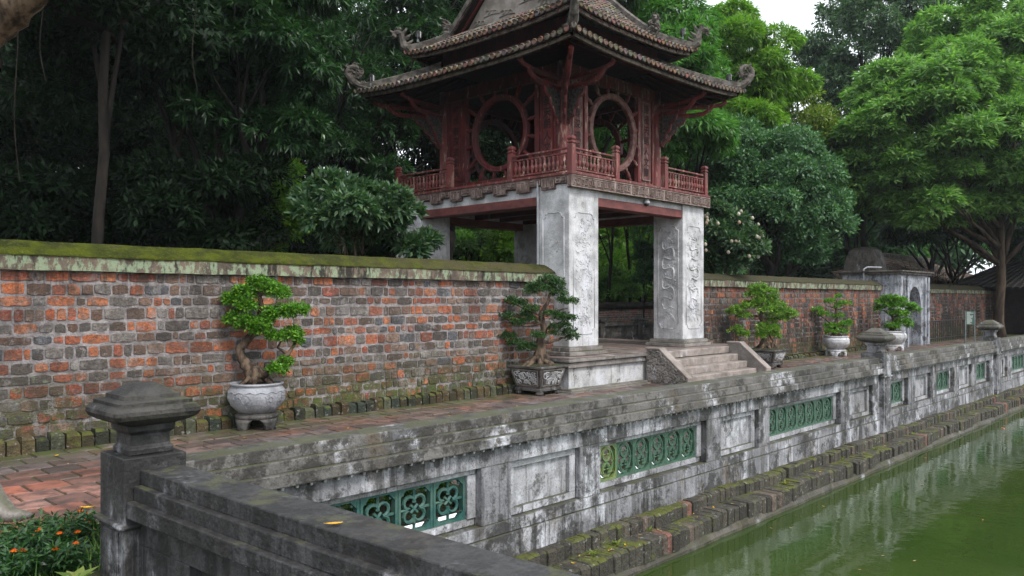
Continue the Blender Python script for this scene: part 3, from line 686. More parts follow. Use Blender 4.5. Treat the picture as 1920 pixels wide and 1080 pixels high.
# ================================================================== POTS
def swirls(m, fn, w_, h_, n, rad, seed, off=.0, r0=.5):
    """carved scrolls: spirals and waves laid over a surface fn(u, v, d)"""
    r = random.Random(seed)
    for i in range(n):
        u, v = r.uniform(-w_, w_), r.uniform(-h_, h_); R_ = r.uniform(.5, 1)*r0; a0 = r.uniform(0, 6.28); s = r.choice((-1, 1)); tn = r.uniform(.7, 1.5)
        pts = []
        for k in range(11):
            q = k/10; a = a0 + s*q*tn*2*pi; rr = R_*(1-.8*q)
            uu, vv = u+rr*cos(a), v+rr*sin(a)
            if abs(uu) > w_ or abs(vv) > h_: continue
            pts.append(fn(uu, vv, off))
        if len(pts) > 3: m.tube(pts, [rad*(.6+.6*sin(pi*k/(len(pts)-1))) for k in range(len(pts))], 4)
def round_pot(name, label, x, y, s, wave=True, rim=True, stand_label='', body_h=.40, r_=.375, sh=.22, mat=None, smat=None, seed=1):
    st = thing('pot_stand', stand_label, 'pot stand', (x, y, 0))
    m = MB(); R = .275*s
    m.lathe([(R*.9,sh*.62),(R,sh*.68),(R*1.02,sh*.85),(R*.95,sh*.93),(R*.86,sh*.95),(R*.86,sh)], n=24)
    for k in range(4):                              # four splayed, scalloped feet
        a0 = k*pi/2+.25; P = []
        for (rr, z, hw) in ((.80,sh*.66,.62),(1.02,sh*.66,.62),(1.05,sh*.45,.42),(1.0,sh*.2,.30),(1.04,0,.33)):
            P.append((rr*R, z, hw))
        ring = []
        for rr, z, hw in P[1:]:
            ring.append([(q*cos(a), q*sin(a), z) for q, a in ((rr,a0-hw),(rr*1.02,a0-hw*.5),(rr*1.03,a0),(rr*1.02,a0+hw*.5),(rr,a0+hw),(rr*.72,a0+hw),(rr*.7,a0),(rr*.72,a0-hw))])
        m.rings(ring)
    m.build('stand', smat or M['darkstone'], st, True)
    t = thing('round_pot', label, 'plant pot', (x, y, sh))
    m = MB(); q = r_*s; h = body_h
    prof = [(q*.58,0),(q*.66,.01),(q*.84,h*.2),(q*.97,h*.42),(q*1.0,h*.6),(q*.97,h*.75),(q*.88,h*.88),(q*.86,h*.91),(q*.93,h*.935),(q*.94,h*.985),(q*.9,h),(q*.82,h),(q*.8,h*.9),(q*.5,h*.88)]
    m.lathe(prof, n=36); m.build('bowl', mat or M['granite'], t, True)
    m = MB()
    def fn(u, v, d):                                # onto the belly
        a = u/q; zz = h*.45+v; k = max(0, min(1, zz/h)); rr = q*(.6+.4*sin(pi*min(1, .12+k*.74)))+.004+d
        rr = q*np.interp(k, [0,.2,.42,.6,.75,.88], [.62,.84,.97,1.0,.97,.88])+.002
        return (rr*cos(a), rr*sin(a), zz)
    swirls(m, fn, q*3.0, h*.26, 46, .0042, seed, r0=.09)
    for rr_, zz in ((q*.985,h*.71),):
        pts = [( (rr_+.002)*cos(2*pi*i/72), (rr_+.002)*sin(2*pi*i/72), zz+.012*sin(i*pi/2*.9)) for i in range(73)]
        m.tube(pts, .005, 4)
    m.build('carved_scrolls', mat or M['granite'], t, True)
    m = MB(); m.lathe([(q*.8,h*.86),(q*.6,h*.93),(q*.3,h*.97)], n=16); m.build('soil', M['soil'], t)
    return t
def box_pot(label, x, y, rz, wx, wy, h, seed):
    t = thing('carved_planter', label, 'plant pot', (x, y, 0), rz); f = .075
    m = MB()
    m.rect([(wx*.76,wy*.76,f),(wx*.76,wy*.76,f+.045),(wx*.72,wy*.72,f+.05),(wx*.73,wy*.73,f+.07),(wx*.93,wy*.93,h-.045),(wx,wy,h-.04),(wx,wy,h),(wx*.9,wy*.9,h),(wx*.88,wy*.88,h-.03),(wx*.5,wy*.5,h-.03)])
    m.build('trough', M['darkstone'], t, bevel=.006)
    fr = MB(); cv = MB()
    z0, z1 = f+.10, h-.075
    for k, (ww, dd) in enumerate(((wx, wy), (wy, wx), (wx, wy), (wy, wx))):
        R_ = Matrix.Rotation(k*pi/2, 4, 'Z')
        def fn(u, v, d, ww=ww, dd=dd, R_=R_):       # u across -1..1, v 0..1 up the sloping face
            q = .735+(.93-.735)*v; return tuple(R_ @ Vector((u*ww*q*.82, -(dd*q+d), z0+(z1-z0)*v)))
        for (u0, v0, u1, v1) in ((-1,0,1,0),(1,0,1,1),(1,1,-1,1),(-1,1,-1,0)):
            fr.tube([fn(u0,v0,.004), fn(u1,v1,.004)], .012, 4)
        cv = MB(); swirls(cv, lambda u, v, d: fn(u, v+.5, d), .93, .42, 30, .011, seed+k, .004, .28)
        a, b = wx*.62*(1 if k in (0,1) else -1), wy*.62*(1 if k in (1,2) else -1)
        cv.build('carved_panel', M['relief'], t, True)
    for sx in (-1, 1):
        for sy in (-1, 1):
            ft = MB(); ft.lathe([(.05,0),(.075,.015),(.08,.045),(.06,.075),(.07,f+.01)], (sx*wx*.6, sy*wy*.6, 0), 10); ft.build('foot', M['darkstone'], t, True)
    fr.build('panel_border', M['plinth'], t)
    m = MB(); m.rect([(wx*.9,wy*.9,h-.02),(wx*.7,wy*.7,h+.02),(wx*.3,wy*.3,h+.035)]); m.build('soil', M['soil'], t)
    return t
# ------------------------------------------------------------------ bonsai
# image-plane axes at the spot: u to the right of the picture, v up, w towards the camera
def bonsai(name, label, x, y, z, trunk, branches, pads, leafmat, kind, rk, roots=6, n_per=260, seed=1, sc=1.0, barkmat=None):
    t = thing(name, label, 'bonsai', (x, y, z))
    R = Vector((S_, -C_, 0)); F = Vector((-C_, -S_, 0))
    P = lambda u, v, w_=0: R*u + F*w_ + Vector((0,0,v))
    m = MB(); r = random.Random(seed)
    pts = [P(*p[:3]) for p in trunk]; rad = [p[3] for p in trunk]
    fine = []; fr = []
    for i in range(len(pts)-1):
        for k in range(4):
            q = k/4; fine.append(pts[i].lerp(pts[i+1], q)+Vector((r.uniform(-.006,.006), r.uniform(-.006,.006), 0))); fr.append(rad[i]*(1-q)+rad[i+1]*q)
    fine.append(pts[-1]); fr.append(rad[-1]); m.tube(fine, fr, 8, jit=.16)
    for k in range(roots):
        a = 2*pi*k/roots+r.uniform(-.3, .3); q = rad[0]
        m.tube([Vector((q*.5*cos(a), q*.5*sin(a), .12+.05*r.random())), Vector((q*1.2*cos(a), q*1.2*sin(a), .06)), Vector((q*1.9*cos(a), q*1.9*sin(a), .0)), Vector((q*2.4*cos(a), q*2.4*sin(a), -.03))], [q*.32, q*.28, q*.2, q*.1], 6, jit=.1)
    for b in branches:
        bp = [P(*p) for p in b[1:]]; f = []; 
        for i in range(len(bp)-1):
            for k in range(3): f.append(bp[i].lerp(bp[i+1], k/3)+Vector([r.uniform(-.008,.008)]*3))
        f.append(bp[-1]); m.tube(f, [b[0]*(1-.65*i/(len(f)-1)) for i in range(len(f))], 6, jit=.1)
    m.build('trunk', barkmat or M['bonsai_bark'], t, True)
    for (u, v, w_, ru, rv) in pads:
        c = P(u, v, w_); n = int(n_per*(ru*max(rv, .07))/(.17*.09)); 
        U = nrm(RNG.normal(size=(n, 3))); U[:, 2] = np.where(U[:, 2] < -.25, -U[:, 2], U[:, 2])
        q = RNG.uniform(.55, 1.08, n)[:, None]; wob = 1+.22*np.sin(U[:, :1]*7+U[:, 1:2]*5+c[0]*3)
        C = np.array(c) + U*np.array((ru, ru*.85, rv))*q*wob
        A = nrm(U*np.array((1, 1, 1.6))+np.array((0,0,.35)))
        foliage('leaf_pad', C, A, kind, leafmat, t, sc)
    return t
rb = round_pot
rb('round_pot', 'pale grey carved round stone pot on a dark stand, nearest along the brick wall', 5.43, 9.98, 1.0, stand_label='dark wet stone stand under the nearest round pot', seed=3)
bonsai('bonsai_tree', 'bright green bonsai with rounded leaf clouds in the nearest round pot', 5.43, 9.98, .6,
  [(0,0,0,.12),(-.02,.12,0,.13),(-.1,.2,0,.10),(-.2,.33,0,.065),(-.24,.47,0,.055),(-.12,.6,0,.06),(.0,.72,0,.045),(.06,.88,0,.045),(.06,1.05,0,.035),(.04,1.2,0,.028),(.05,1.33,0,.015)],
  [(.035,(.0,.72,0),(-.12,.8,.05),(-.26,.9,.05)),(.03,(.05,.95,0),(.2,.98,0),(.38,1.03,-.05)),(.03,(.04,1.2,0),(-.15,1.22,0),(-.35,1.16,.0)),(.028,(.04,1.2,0),(.2,1.25,0),(.3,1.2,0)),
   (.05,(.1,.1,.05),(.3,.28,.08),(.45,.42,.05),(.52,.55,0)),(.025,(.42,.4,.05),(.3,.5,.05),(.33,.58,0)),(.022,(.3,.3,.05),(.38,.2,.05),(.45,.15,0))],
  [(.02,1.34,0,.15,.1),(.17,1.28,.02,.16,.12),(.3,1.2,0,.14,.11),(-.14,1.2,.03,.17,.13),(-.3,1.12,0,.17,.1),(-.1,1.03,.08,.14,.1),(.3,.93,-.02,.2,.11),(.5,.97,0,.17,.1),(.62,.98,0,.08,.08),
   (-.29,.84,.03,.14,.12),(-.1,.8,.1,.16,.12),(.08,.72,.1,.17,.13),(.16,.84,.05,.12,.1),(.3,.62,.03,.15,.08),(.48,.64,0,.15,.11),(.58,.55,.02,.06,.06),(.32,.18,.12,.13,.1),(.4,.3,.05,.09,.07)],
  M['lf_bonsai'], 'tinyb', 1, n_per=105, seed=4)
box_pot('dark rectangular planter with carved panels at the left corner of the terrace', 10.98, 9.85, radians(2), .40, .40, .53, 5)
bonsai('bonsai_tree', 'dark green tiered bonsai in the rectangular planter at the left terrace corner', 10.98, 9.85, .52,
  [(.02,0,0,.17),(.05,.14,0,.14),(.04,.3,0,.095),(.06,.5,0,.075),(.12,.66,0,.062),(.08,.8,0,.055),(.06,.94,0,.05),(.12,1.05,0,.045),(.2,1.2,0,.03),(.22,1.35,0,.02)],
  [(.035,(.08,.8,0),(-.2,.73,.05),(-.45,.78,.05),(-.62,.87,0)),(.03,(.12,1.05,0),(.3,1.0,0),(.55,1.05,0)),(.04,(.05,.4,0),(.3,.46,.05),(.5,.52,0),(.6,.56,0)),(.03,(.07,.6,0),(.22,.72,0),(.45,.82,0)),
   (.035,(.02,.3,0),(-.2,.3,.05),(-.4,.42,.05),(-.6,.44,0)),(.025,(.08,.9,0),(-.15,1.0,0),(-.4,1.12,0))],
  [(.2,1.55,0,.2,.12),(.36,1.47,0,.16,.13),(.02,1.42,0,.2,.12),(-.14,1.36,.03,.13,.14),(.14,1.38,.1,.16,.1),(.38,1.3,0,.17,.12),(.44,1.18,.05,.12,.08),(.62,1.16,0,.15,.08),
   (-.35,1.13,0,.16,.09),(-.5,1.18,0,.13,.08),(-.12,1.02,.03,.17,.09),(-.55,.9,0,.16,.08),(-.38,.77,.05,.16,.08),(-.22,.9,-.05,.16,.09),(-.12,.83,0,.13,.07),
   (.24,.93,.05,.17,.09),(.42,.87,0,.17,.11),(.6,.85,0,.14,.08),(.5,.72,.05,.12,.09),(.3,.68,.03,.13,.08),(.28,.58,.05,.12,.06),(.58,.58,0,.18,.09),(.64,.5,.03,.13,.07),(.0,.55,.12,.16,.07),
   (-.55,.52,0,.17,.09),(-.4,.4,.03,.17,.08),(-.24,.32,.05,.16,.09),(-.12,.36,.05,.12,.07)],
  M['lf_bonsai_dark'], 'tiny', 1, n_per=100, seed=8, roots=9)
box_pot('grey rectangular planter with carved panels to the right of the steps', 19.15, 9.4, radians(2), .42, .42, .47, 15)
bonsai('bonsai_tree', 'lime green bonsai with broad flat tiers to the right of the steps', 19.15, 9.4, .46,
  [(0,0,0,.16),(-.02,.2,0,.12),(-.05,.45,0,.08),(-.05,.7,0,.065),(-.15,.85,0,.055),(-.1,1.05,0,.04),(-.1,1.3,0,.03),(-.15,1.5,0,.02)],
  [(.04,(-.12,.85,0),(-.5,.85,0),(-.85,.95,0)),(.04,(-.08,.75,0),(.3,.8,0),(.65,.9,0)),(.03,(-.03,.4,0),(-.4,.42,0),(-.7,.5,0)),(.03,(-.03,.4,0),(.15,.5,0),(.25,.55,0)),(.04,(.1,.0,.1),(.15,.2,.1),(.03,.5,0)),(.03,(.28,-.02,.1),(.15,.2,.1),(.02,.45,0))],
  [(-.2,1.55,0,.28,.11),(0,1.45,0,.3,.11),(-.3,1.37,0,.25,.1),(.1,1.3,0,.25,.1),(-.1,1.2,0,.35,.1),(-.4,1.12,0,.3,.1),(.25,1.12,0,.3,.1),(.0,1.0,.1,.35,.1),(-.65,1.03,0,.25,.09),(.45,.97,0,.28,.09),(.62,.88,0,.22,.09),
   (-.85,.95,0,.18,.08),(-.55,.85,0,.22,.08),(.2,.85,.05,.3,.09),(.4,.78,0,.2,.08),(-.72,.5,0,.22,.09),(-.55,.38,0,.18,.09),(-.08,.52,.1,.22,.13),(.15,.5,.05,.2,.14),(-.1,.35,.1,.2,.12),(.2,.35,.05,.15,.1),(.1,.7,.0,.15,.08)],
  M['lf_bonsai_lime'], 'tinyb', 1, n_per=42, seed=12, sc=1.25)
rb('round_pot', 'whitish carved round pot in front of the sooty wall, behind the second balustrade post', 24.5, 9.75, 1.05, stand_label='whitish stone stand under the round pot behind the second balustrade post', seed=7, mat=M['limewall'], smat=M['limewall'])
bonsai('bonsai_tree', 'small sparse bonsai in the whitish round pot left of the second balustrade post', 24.5, 9.75, .6,
  [(0,0,0,.09),(-.03,.2,0,.08),(0,.4,0,.05),(.03,.65,0,.045),(0,.85,0,.03),(.03,1.1,0,.02)],
  [(.03,(0,.25,0),(-.3,.5,0),(-.55,.68,0)),(.03,(0,.3,0),(.2,.35,0),(.35,.35,0)),(.02,(0,.85,0),(-.2,.9,0),(-.3,.95,0)),(.02,(.02,.8,0),(.2,.85,0),(.3,.9,0))],
  [(.05,1.2,0,.13,.07),(-.17,1.06,0,.2,.08),(.25,1.0,0,.22,.08),(.05,.92,0,.14,.07),(-.55,.8,0,.2,.08),(-.4,.66,0,.22,.08),(.08,.6,0,.18,.1),(-.15,.3,.05,.25,.1),(.2,.34,.05,.2,.1),(.35,.4,0,.16,.09),(-.2,.12,.1,.22,.1),(.15,.15,.1,.2,.09)],
  M['lf_bonsai'], 'tinyb', 1, n_per=36, seed=14, sc=1.3)
rb('round_pot', 'pale round pot on a low stand standing before the white gate', 28.4, 9.4, 1.18, stand_label='pale stone stand under the pot before the white gate', body_h=.45, seed=9, mat=M['limewall'], smat=M['limewall'])
bonsai('bonsai_tree', 'fresh green leafy bonsai leaning right in front of the white gate', 28.4, 9.4, .65,
  [(0,0,0,.07),(.05,.2,0,.06),(.02,.45,0,.05),(-.05,.7,0,.04),(-.1,.95,0,.03)],
  [(.03,(.02,.45,0),(.3,.6,0),(.6,.7,0)),(.03,(.0,.5,0),(-.3,.7,0),(-.5,.75,0)),(.025,(.03,.2,0),(.3,.3,0),(.45,.35,0))],
  [(-.1,1.1,0,.35,.09),(.2,1.03,0,.35,.1),(-.4,.95,0,.25,.1),(.5,.85,0,.3,.1),(.75,.72,0,.22,.09),(-.45,.75,0,.2,.09),(-.05,.85,.1,.3,.1),(.1,.6,.1,.35,.1),(.35,.55,0,.25,.1),(.45,.32,0,.25,.1),(.5,.2,0,.16,.08),(0,.15,.1,.3,.12),(.2,.3,0,.2,.1)],
  M['lf_bonsai'], 'tinyb', 1, n_per=34, seed=17, sc=1.7)
# ================================================================== TERRACE AND STEPS
TX0, TX1, TY0, TY1, TZ = 11.42, 18.15, 9.47, 16.2, .63
t = thing('stone_terrace', 'low stone terrace with flaking whitewashed side carrying the red pavilion', 'terrace', (14.5, 12.6, 0))
m = MB(); m.box(TX0+.09, TX1-.09, TY0+.09, TY1-.09, -.05, .50); bw(m, 'base_wall', M['limewall'], t)
m = MB(); m.box(TX0+.02, TX1-.02, TY0+.02, TY1-.02, .45, .555); m.box(TX0-.03, TX1+.03, TY0-.03, TY1+.03, .56, TZ-.012); bw(m, 'coping_slab', M['plinth'], t, bevel=.012)
m = MB(); m.box(TX0+.0, TX1, TY0-.06, TY1, -.02, .065); m.box(TX0-.08, TX1+.08, TY0-.12, TY1, -.02, .03); bw(m, 'foot_course', M['plinth'], t, bevel=.01)
m = MB(); r = random.Random(3)
for j in range(19):
    for i in range(20):
        x, y = TX0+.01+i*T+(j % 2)*.5*T-.17, TY0+.0+j*T
        a, b = max(x, TX0)+.007, min(x+T, TX1)-.007; c_, d_ = y+.007, min(y+T, TY1)-.007
        if b-a < .05 or d_-c_ < .05: continue
        k = r.uniform(.85, 1.2); c = r.choice([(.24,.17,.15), (.22,.185,.17), (.19,.14,.125)]); h = TZ+r.uniform(-.003, .003)
        m.box(a, b, c_, d_, TZ-.02, h, tuple(q*k for q in c))
bw(m, 'floor_tiles', M['floor'], t)
st = thing('stone_steps', 'worn stone steps with sloping side walls, one carved with scrolls', 'steps', (15.7, 9.0, 0))
SX0, SX1 = 14.14, 17.30
for k in range(4):
    m = MB(); z1 = TZ-.02-.155*k if k else TZ-.004; n = 10; y0 = 9.42-.235*k; R = []
    for i in range(n+1):
        x = SX0+(SX1-SX0)*i/n; q = lambda: random.uniform(-.006, .006)
        R.append([(x,y0+q(),z1-.155),(x,y0+q(),z1-.012+q()*.4),(x,y0+.015,z1+q()*.4),(x,y0+.30,z1),(x,y0+.30,z1-.155)])
    m.rings(R); bw(m, 'step', M['step'], st, bevel=.006)
def stringer(x0, x1, nm):
    poly = [(9.47,-.01),(8.5,-.01),(8.5,.15),(9.16,.70),(9.47,.70)]
    m = MB(); m.prism(poly, lambda u, v, d: (d, u, v), x0+.012, x1-.012); a = bw(m, nm, M['plinth'], st)
    m = MB(); pp = [(8.475,-.005),(8.475,.165),(9.155,.735),(9.50,.735),(9.50,.70),(9.165,.70),(8.51,.145),(8.51,-.005)]
    m.prism(pp, lambda u, v, d: (d, u, v), x0-.008, x1+.008); bw(m, 'side_cap', M['step'], st, bevel=.006); return a
a = stringer(13.92, 14.13, 'side_wall'); stringer(17.31, 17.52, 'side_wall')
m = MB(); r = random.Random(8)
def inpoly(y, z): return 8.56 < y < 9.46 and .03 < z < (.68 if y > 9.16 else .12+(y-8.5)*.83)
cnt = 0
while cnt < 95:
    y, z = r.uniform(8.5, 9.47), r.uniform(0, .7)
    if not inpoly(y, z): continue
    cnt += 1; a0 = r.uniform(0, 6.28); R_ = r.uniform(.03, .085); s = r.choice((-1, 1)); P = []
    for k in range(12):
        q = k/11; rr = R_*(1-.8*q); an = a0+s*q*8; yy, zz = y+rr*cos(an), z+rr*sin(an)
        if inpoly(yy, zz): P.append((13.922-.012*q, yy, zz))
    if len(P) > 3: m.tube(P, [.014*(.7+.5*sin(pi*k/(len(P)-1))) for k in range(len(P))], 5)
    if r.random() < .5 and inpoly(y, z): m.lathe([(.001,-.012),(.012,-.008),(.014,0),(.011,.01),(.001,.014)], (13.918,y,z), 6)
bw(m, 'scroll_carving', M['relief_dark'] if 'relief_dark' in M else M['plinth'], st, smooth=True)
# ================================================================== PAVILION
CX, CY = 14.525, 12.65
pv = thing('pavilion', 'red wooden pavilion with round windows and double tiled roof on four white pillars', 'pavilion', (CX, CY, TZ))
PXs = ((12.0, 12.93), (16.12, 17.05)); PYs = ((9.95, 10.76), (14.45, 15.35))
def panel_outline(m, fn, u0, u1, v0, v1, rad, notch=.1):
    P = [(u0,v0+notch),(u0,v1-notch),(u0+notch*.6,v1-notch),(u0+notch*.6,v1-notch*.4),(u0+notch*1.3,v1),(u1-notch*1.3,v1),(u1-notch*.6,v1-notch*.4),(u1-notch*.6,v1-notch),(u1,v1-notch),(u1,v0+notch),(u1-notch*.6,v0+notch),(u1-notch*.6,v0+notch*.4),(u1-notch*1.3,v0),(u0+notch*1.3,v0),(u0+notch*.6,v0+notch*.4),(u0+notch*.6,v0+notch),(u0,v0+notch)]
    for i in range(len(P)-1): m.tube([fn(*P[i], 0), fn(*P[i+1], 0)], rad, 5)
def dragon(m, fn, u0, u1, v0, v1, seed, strength=1.0):
    """winding dragon-and-cloud relief between the limits"""
    r = random.Random(seed); w_ = (u1-u0)/2; uc = (u0+u1)/2; n = 120; P = []; R_ = []
    if strength > .8:
        for i in range(n+1):
            q = i/n; v = v1-.15-(v1-v0-.55)*q; P.append(fn(uc+w_*.66*sin(q*24+seed), v+.07*sin(q*48+2*seed), .0)); R_.append(.008+.018*sin(pi*min(1, q*1.05))**.7)
        m.tube(P, R_, 6, jit=.25)
        for i in range(4, n-4, 3):                  # mane, fins and claws along the body
            p = Vector(P[i]); q = i/n; a = r.uniform(0, 6.28); u_, v_ = uc+w_*.66*sin(q*24+seed), v1-.15-(v1-v0-.55)*q+.07*sin(q*48+2*seed)
            m.tube([fn(u_, v_, .004), fn(u_+.05*cos(a), v_+.05*sin(a), .006), fn(u_+.085*cos(a+.5), v_+.085*sin(a+.5), 0)], [.014,.011,.004], 5)
    for k in range(95 if strength > .8 else 120):   # cloud wisps
        u, v = r.uniform(u0+.05, u1-.05), r.uniform(v0+.3, v1-.05); a0 = r.uniform(0, 6.28); s = r.choice((-1, 1)); rr0 = r.uniform(.015, .075); Q = []
        for j in range(8):
            q = j/7; a = a0+s*q*3.6; rr = rr0*(1-.6*q); uu, vv = u+rr*cos(a)+.05*q*s, v+rr*.8*sin(a)
            if u0+.02 < uu < u1-.02: Q.append(fn(uu, vv, 0))
        if len(Q) > 3: m.tube(Q, [.0105*strength*(.4+.8*sin(pi*(j+.5)/len(Q))) for j in range(len(Q))], 4)
    for k in range(9):                              # waves at the foot
        c0 = uc+r.uniform(-.9, .9)*w_; rr = r.uniform(.08, .2); Q = []
        for j in range(9):
            a = pi*(.1+.5*j/8) if k % 2 else pi*(.9-.5*j/8); uu, vv = c0+rr*cos(a)*1.1, v0+.08+rr*1.5*sin(a)
            if u0+.02 < uu < u1-.02: Q.append(fn(uu, vv, 0))
        if len(Q) > 3: m.tube(Q, .011*strength, 4)
for i, (xa, xb) in enumerate(PXs):
    for j, (ya, yb) in enumerate(PYs):
        m = MB(); n = 8; R = []
        for k in range(n+1):
            z = .80+(4.0-.80)*k/n; R.append([(xa,ya,z),(xb,ya,z),(xb,yb,z),(xa,yb,z)])
        m.rings(R); p = bw(m, 'pillar', M['pillar'], pv, bevel=.015, seg=2)
        m = MB(); m.box(xa-.14, xb+.14, ya-.14, yb+.14, TZ, .715); m.box(xa-.07, xb+.07, ya-.07, yb+.07, .712, .80); bw(m, 'plinth', M['plinth'], p, bevel=.015)
        m = MB()
        faces = [(lambda u, v, d, y_=ya: (u, y_-.002-d, v), xa+.13, xb-.13, 1.0, True), (lambda u, v, d, x_=xa: (x_-.002-d, u, v), ya+.13, yb-.13, 1.0, i == 1 or j == 1)]
        for fn, u0, u1, st_, dr in faces:
            panel_outline(m, fn, u0, u1, 1.05, 3.45, .011)
            if dr: dragon(m, fn, u0+.03, u1-.03, 1.08, 3.4, 3+i*2+j+int(u0*7) % 5, .6 if (i == 0 and j == 0) else 1.0)
        bw(m, 'relief_carving', M['relief'], p, smooth=True)
m = MB()                                             # lintel walls and red beams under them
for (y0, y1) in ((10.0, 10.35), (14.95, 15.3)): m.box(12.935, 16.115, y0, y1, 3.80, 4.0)
for (x0, x1) in ((12.05, 12.4), (16.65, 17.0)): m.box(x0, x1, 10.765, 14.445, 3.80, 4.0)
bw(m, 'lintel', M['pillar'], pv)
for b_ in ((12.935,16.115,9.96,10.28,3.62,3.80),(12.935,16.115,15.0,15.34,3.62,3.80),(12.01,12.33,10.765,14.445,3.62,3.80),(16.72,17.04,10.765,14.445,3.62,3.80)):
    m = MB(); m.box(*b_); bw(m, 'beam', M['red_beam'], pv, bevel=.008)
m = MB(); m.box(12.41, 16.64, 10.36, 14.94, 3.93, 4.1)
for k in range(5): m.box(12.42+k*.9, 12.6+k*.9, 10.37, 14.93, 3.78, 3.929)
bw(m, 'ceiling', M['red_dark'], pv)
FX0, FX1, FY0, FY1 = 11.93, 17.14, 9.82, 15.42
m = MB(); m.box(FX0+.05, FX1-.05, FY0+.05, FY1-.05, 4.004, 4.19); bw(m, 'floor_deck', M['red_dark'], pv)
m = MB()
for b_ in ((FX0,FX1,FY0,FY0+.14,4.165,4.215),(FX0,FX1,FY1-.14,FY1,4.165,4.215),(FX0,FX0+.14,FY0+.142,FY1-.142,4.165,4.215),(FX1-.14,FX1,FY0+.142,FY1-.142,4.165,4.215)): m.box(*b_)
bw(m, 'deck_edge', M['red_rail'], pv, bevel=.006)
m = MB(); m.box(FX0+.13, FX1-.13, FY0+.13, FY1-.13, 4.18, 4.208); bw(m, 'deck_boards', M['frieze'], pv)
def key_relief(m, fn, u0, u1, v0, v1, seed, w_=.012):
    """squared cloud / key fret strokes"""
    r = random.Random(seed); n = max(1, round((u1-u0)/.12)); cw = (u1-u0)/n; hh = v1-v0
    for i in range(n):
        a = u0+i*cw+.012; b = u0+(i+1)*cw-.012; fl = i % 2
        q = [(a,v0+.02),(a,v1-.02),(b,v1-.02),(b,v0+.05),(a+.035,v0+.05),(a+.035,v1-.06),(b-.03,v1-.06)] if hh > .12 else [(a,v0+.01),(a,v1-.01),(b,v1-.01),(b,v0+.02)]
        if fl: q = [(a+b-x_, y_) for x_, y_ in q]
        if r.random() < .4: q = [(x_, v0+v1-y_) for x_, y_ in q]
        for (p0, p1) in zip(q[:-1], q[1:]):
            x0_, x1_ = sorted((p0[0], p1[0])); z0_, z1_ = sorted((p0[1], p1[1]))
            P = [(x0_-w_/2,z0_-w_/2),(x1_+w_/2,z0_-w_/2),(x1_+w_/2,z1_+w_/2),(x0_-w_/2,z1_+w_/2)]
            m.prism(P, fn, -.01, .014+r.uniform(0, .006))
def frieze(fn, L, hang, seed):
    """carved fascia board under the deck: u 0..L"""
    m = MB(); hi = MB(); r = random.Random(seed); zt, zb = 4.16, 3.925
    if not hang:
        m.prism([(0,zb),(L,zb),(L,zt),(0,zt)], fn, -.05, 0)
        for v in (zb+.008, zt-.012): hi.prism([(0,v-.009),(L,v-.009),(L,v+.009),(0,v+.009)], fn, -.02, .014)
        n = 6; cuts = [0, .27, .38, .5, .62, .83, 1] if True else None
        for a, b in zip(cuts[:-1], cuts[1:]):
            u0, u1 = a*L+.035, b*L-.035
            for uu in (a*L+.012, b*L-.012): hi.prism([(uu-.01,zb+.018),(uu+.01,zb+.018),(uu+.01,zt-.022),(uu-.01,zt-.022)], fn, -.02, .012)
            key_relief(hi, fn, u0, u1, zb+.02, zt-.03, r.randint(0, 999))
            for k in range(int((u1-u0)/.09)):
                u, v = r.uniform(u0, u1), r.uniform(zb+.05, zt-.05); ring = [fn(u+.03*cos(q)*(1-q/9), v+.03*sin(q)*(1-q/9), .006) for q in np.linspace(0, 5, 8)]
                hi.tube(ring, .007, 4)
    else:
        m.prism([(0,zt-.10),(L,zt-.10),(L,zt),(0,zt)], fn, -.05, 0)
        u = .02; k = 0
        while u < L-.1:
            W = .30 if k % 2 else .36; d = .245 if k % 2 == 0 else .15; b = min(u+W, L-.01)
            m.prism([(u,zt-.105-d+.1),(b,zt-.105-d+.1),(b,zt-.101),(u,zt-.101)], fn, -.045, -.002)
            key_relief(hi, fn, u+.01, b-.01, zt-d, zt-.02, r.randint(0, 999), .014); u = b+.01; k += 1
    f = bw(m, 'frieze', M['frieze'], pv); bw(hi, 'frieze_carving', M['frieze_hi'], f)
frieze(lambda u, v, d: (FX0+u, FY0+.02-d, v), FX1-FX0, False, 1)
frieze(lambda u, v, d: (FX0+.02-d, FY1-u, v), FY1-FY0-.004, True, 2)
frieze(lambda u, v, d: (FX1-.02+d, FY0+.05+u, v), FY1-FY0-.06, True, 3)
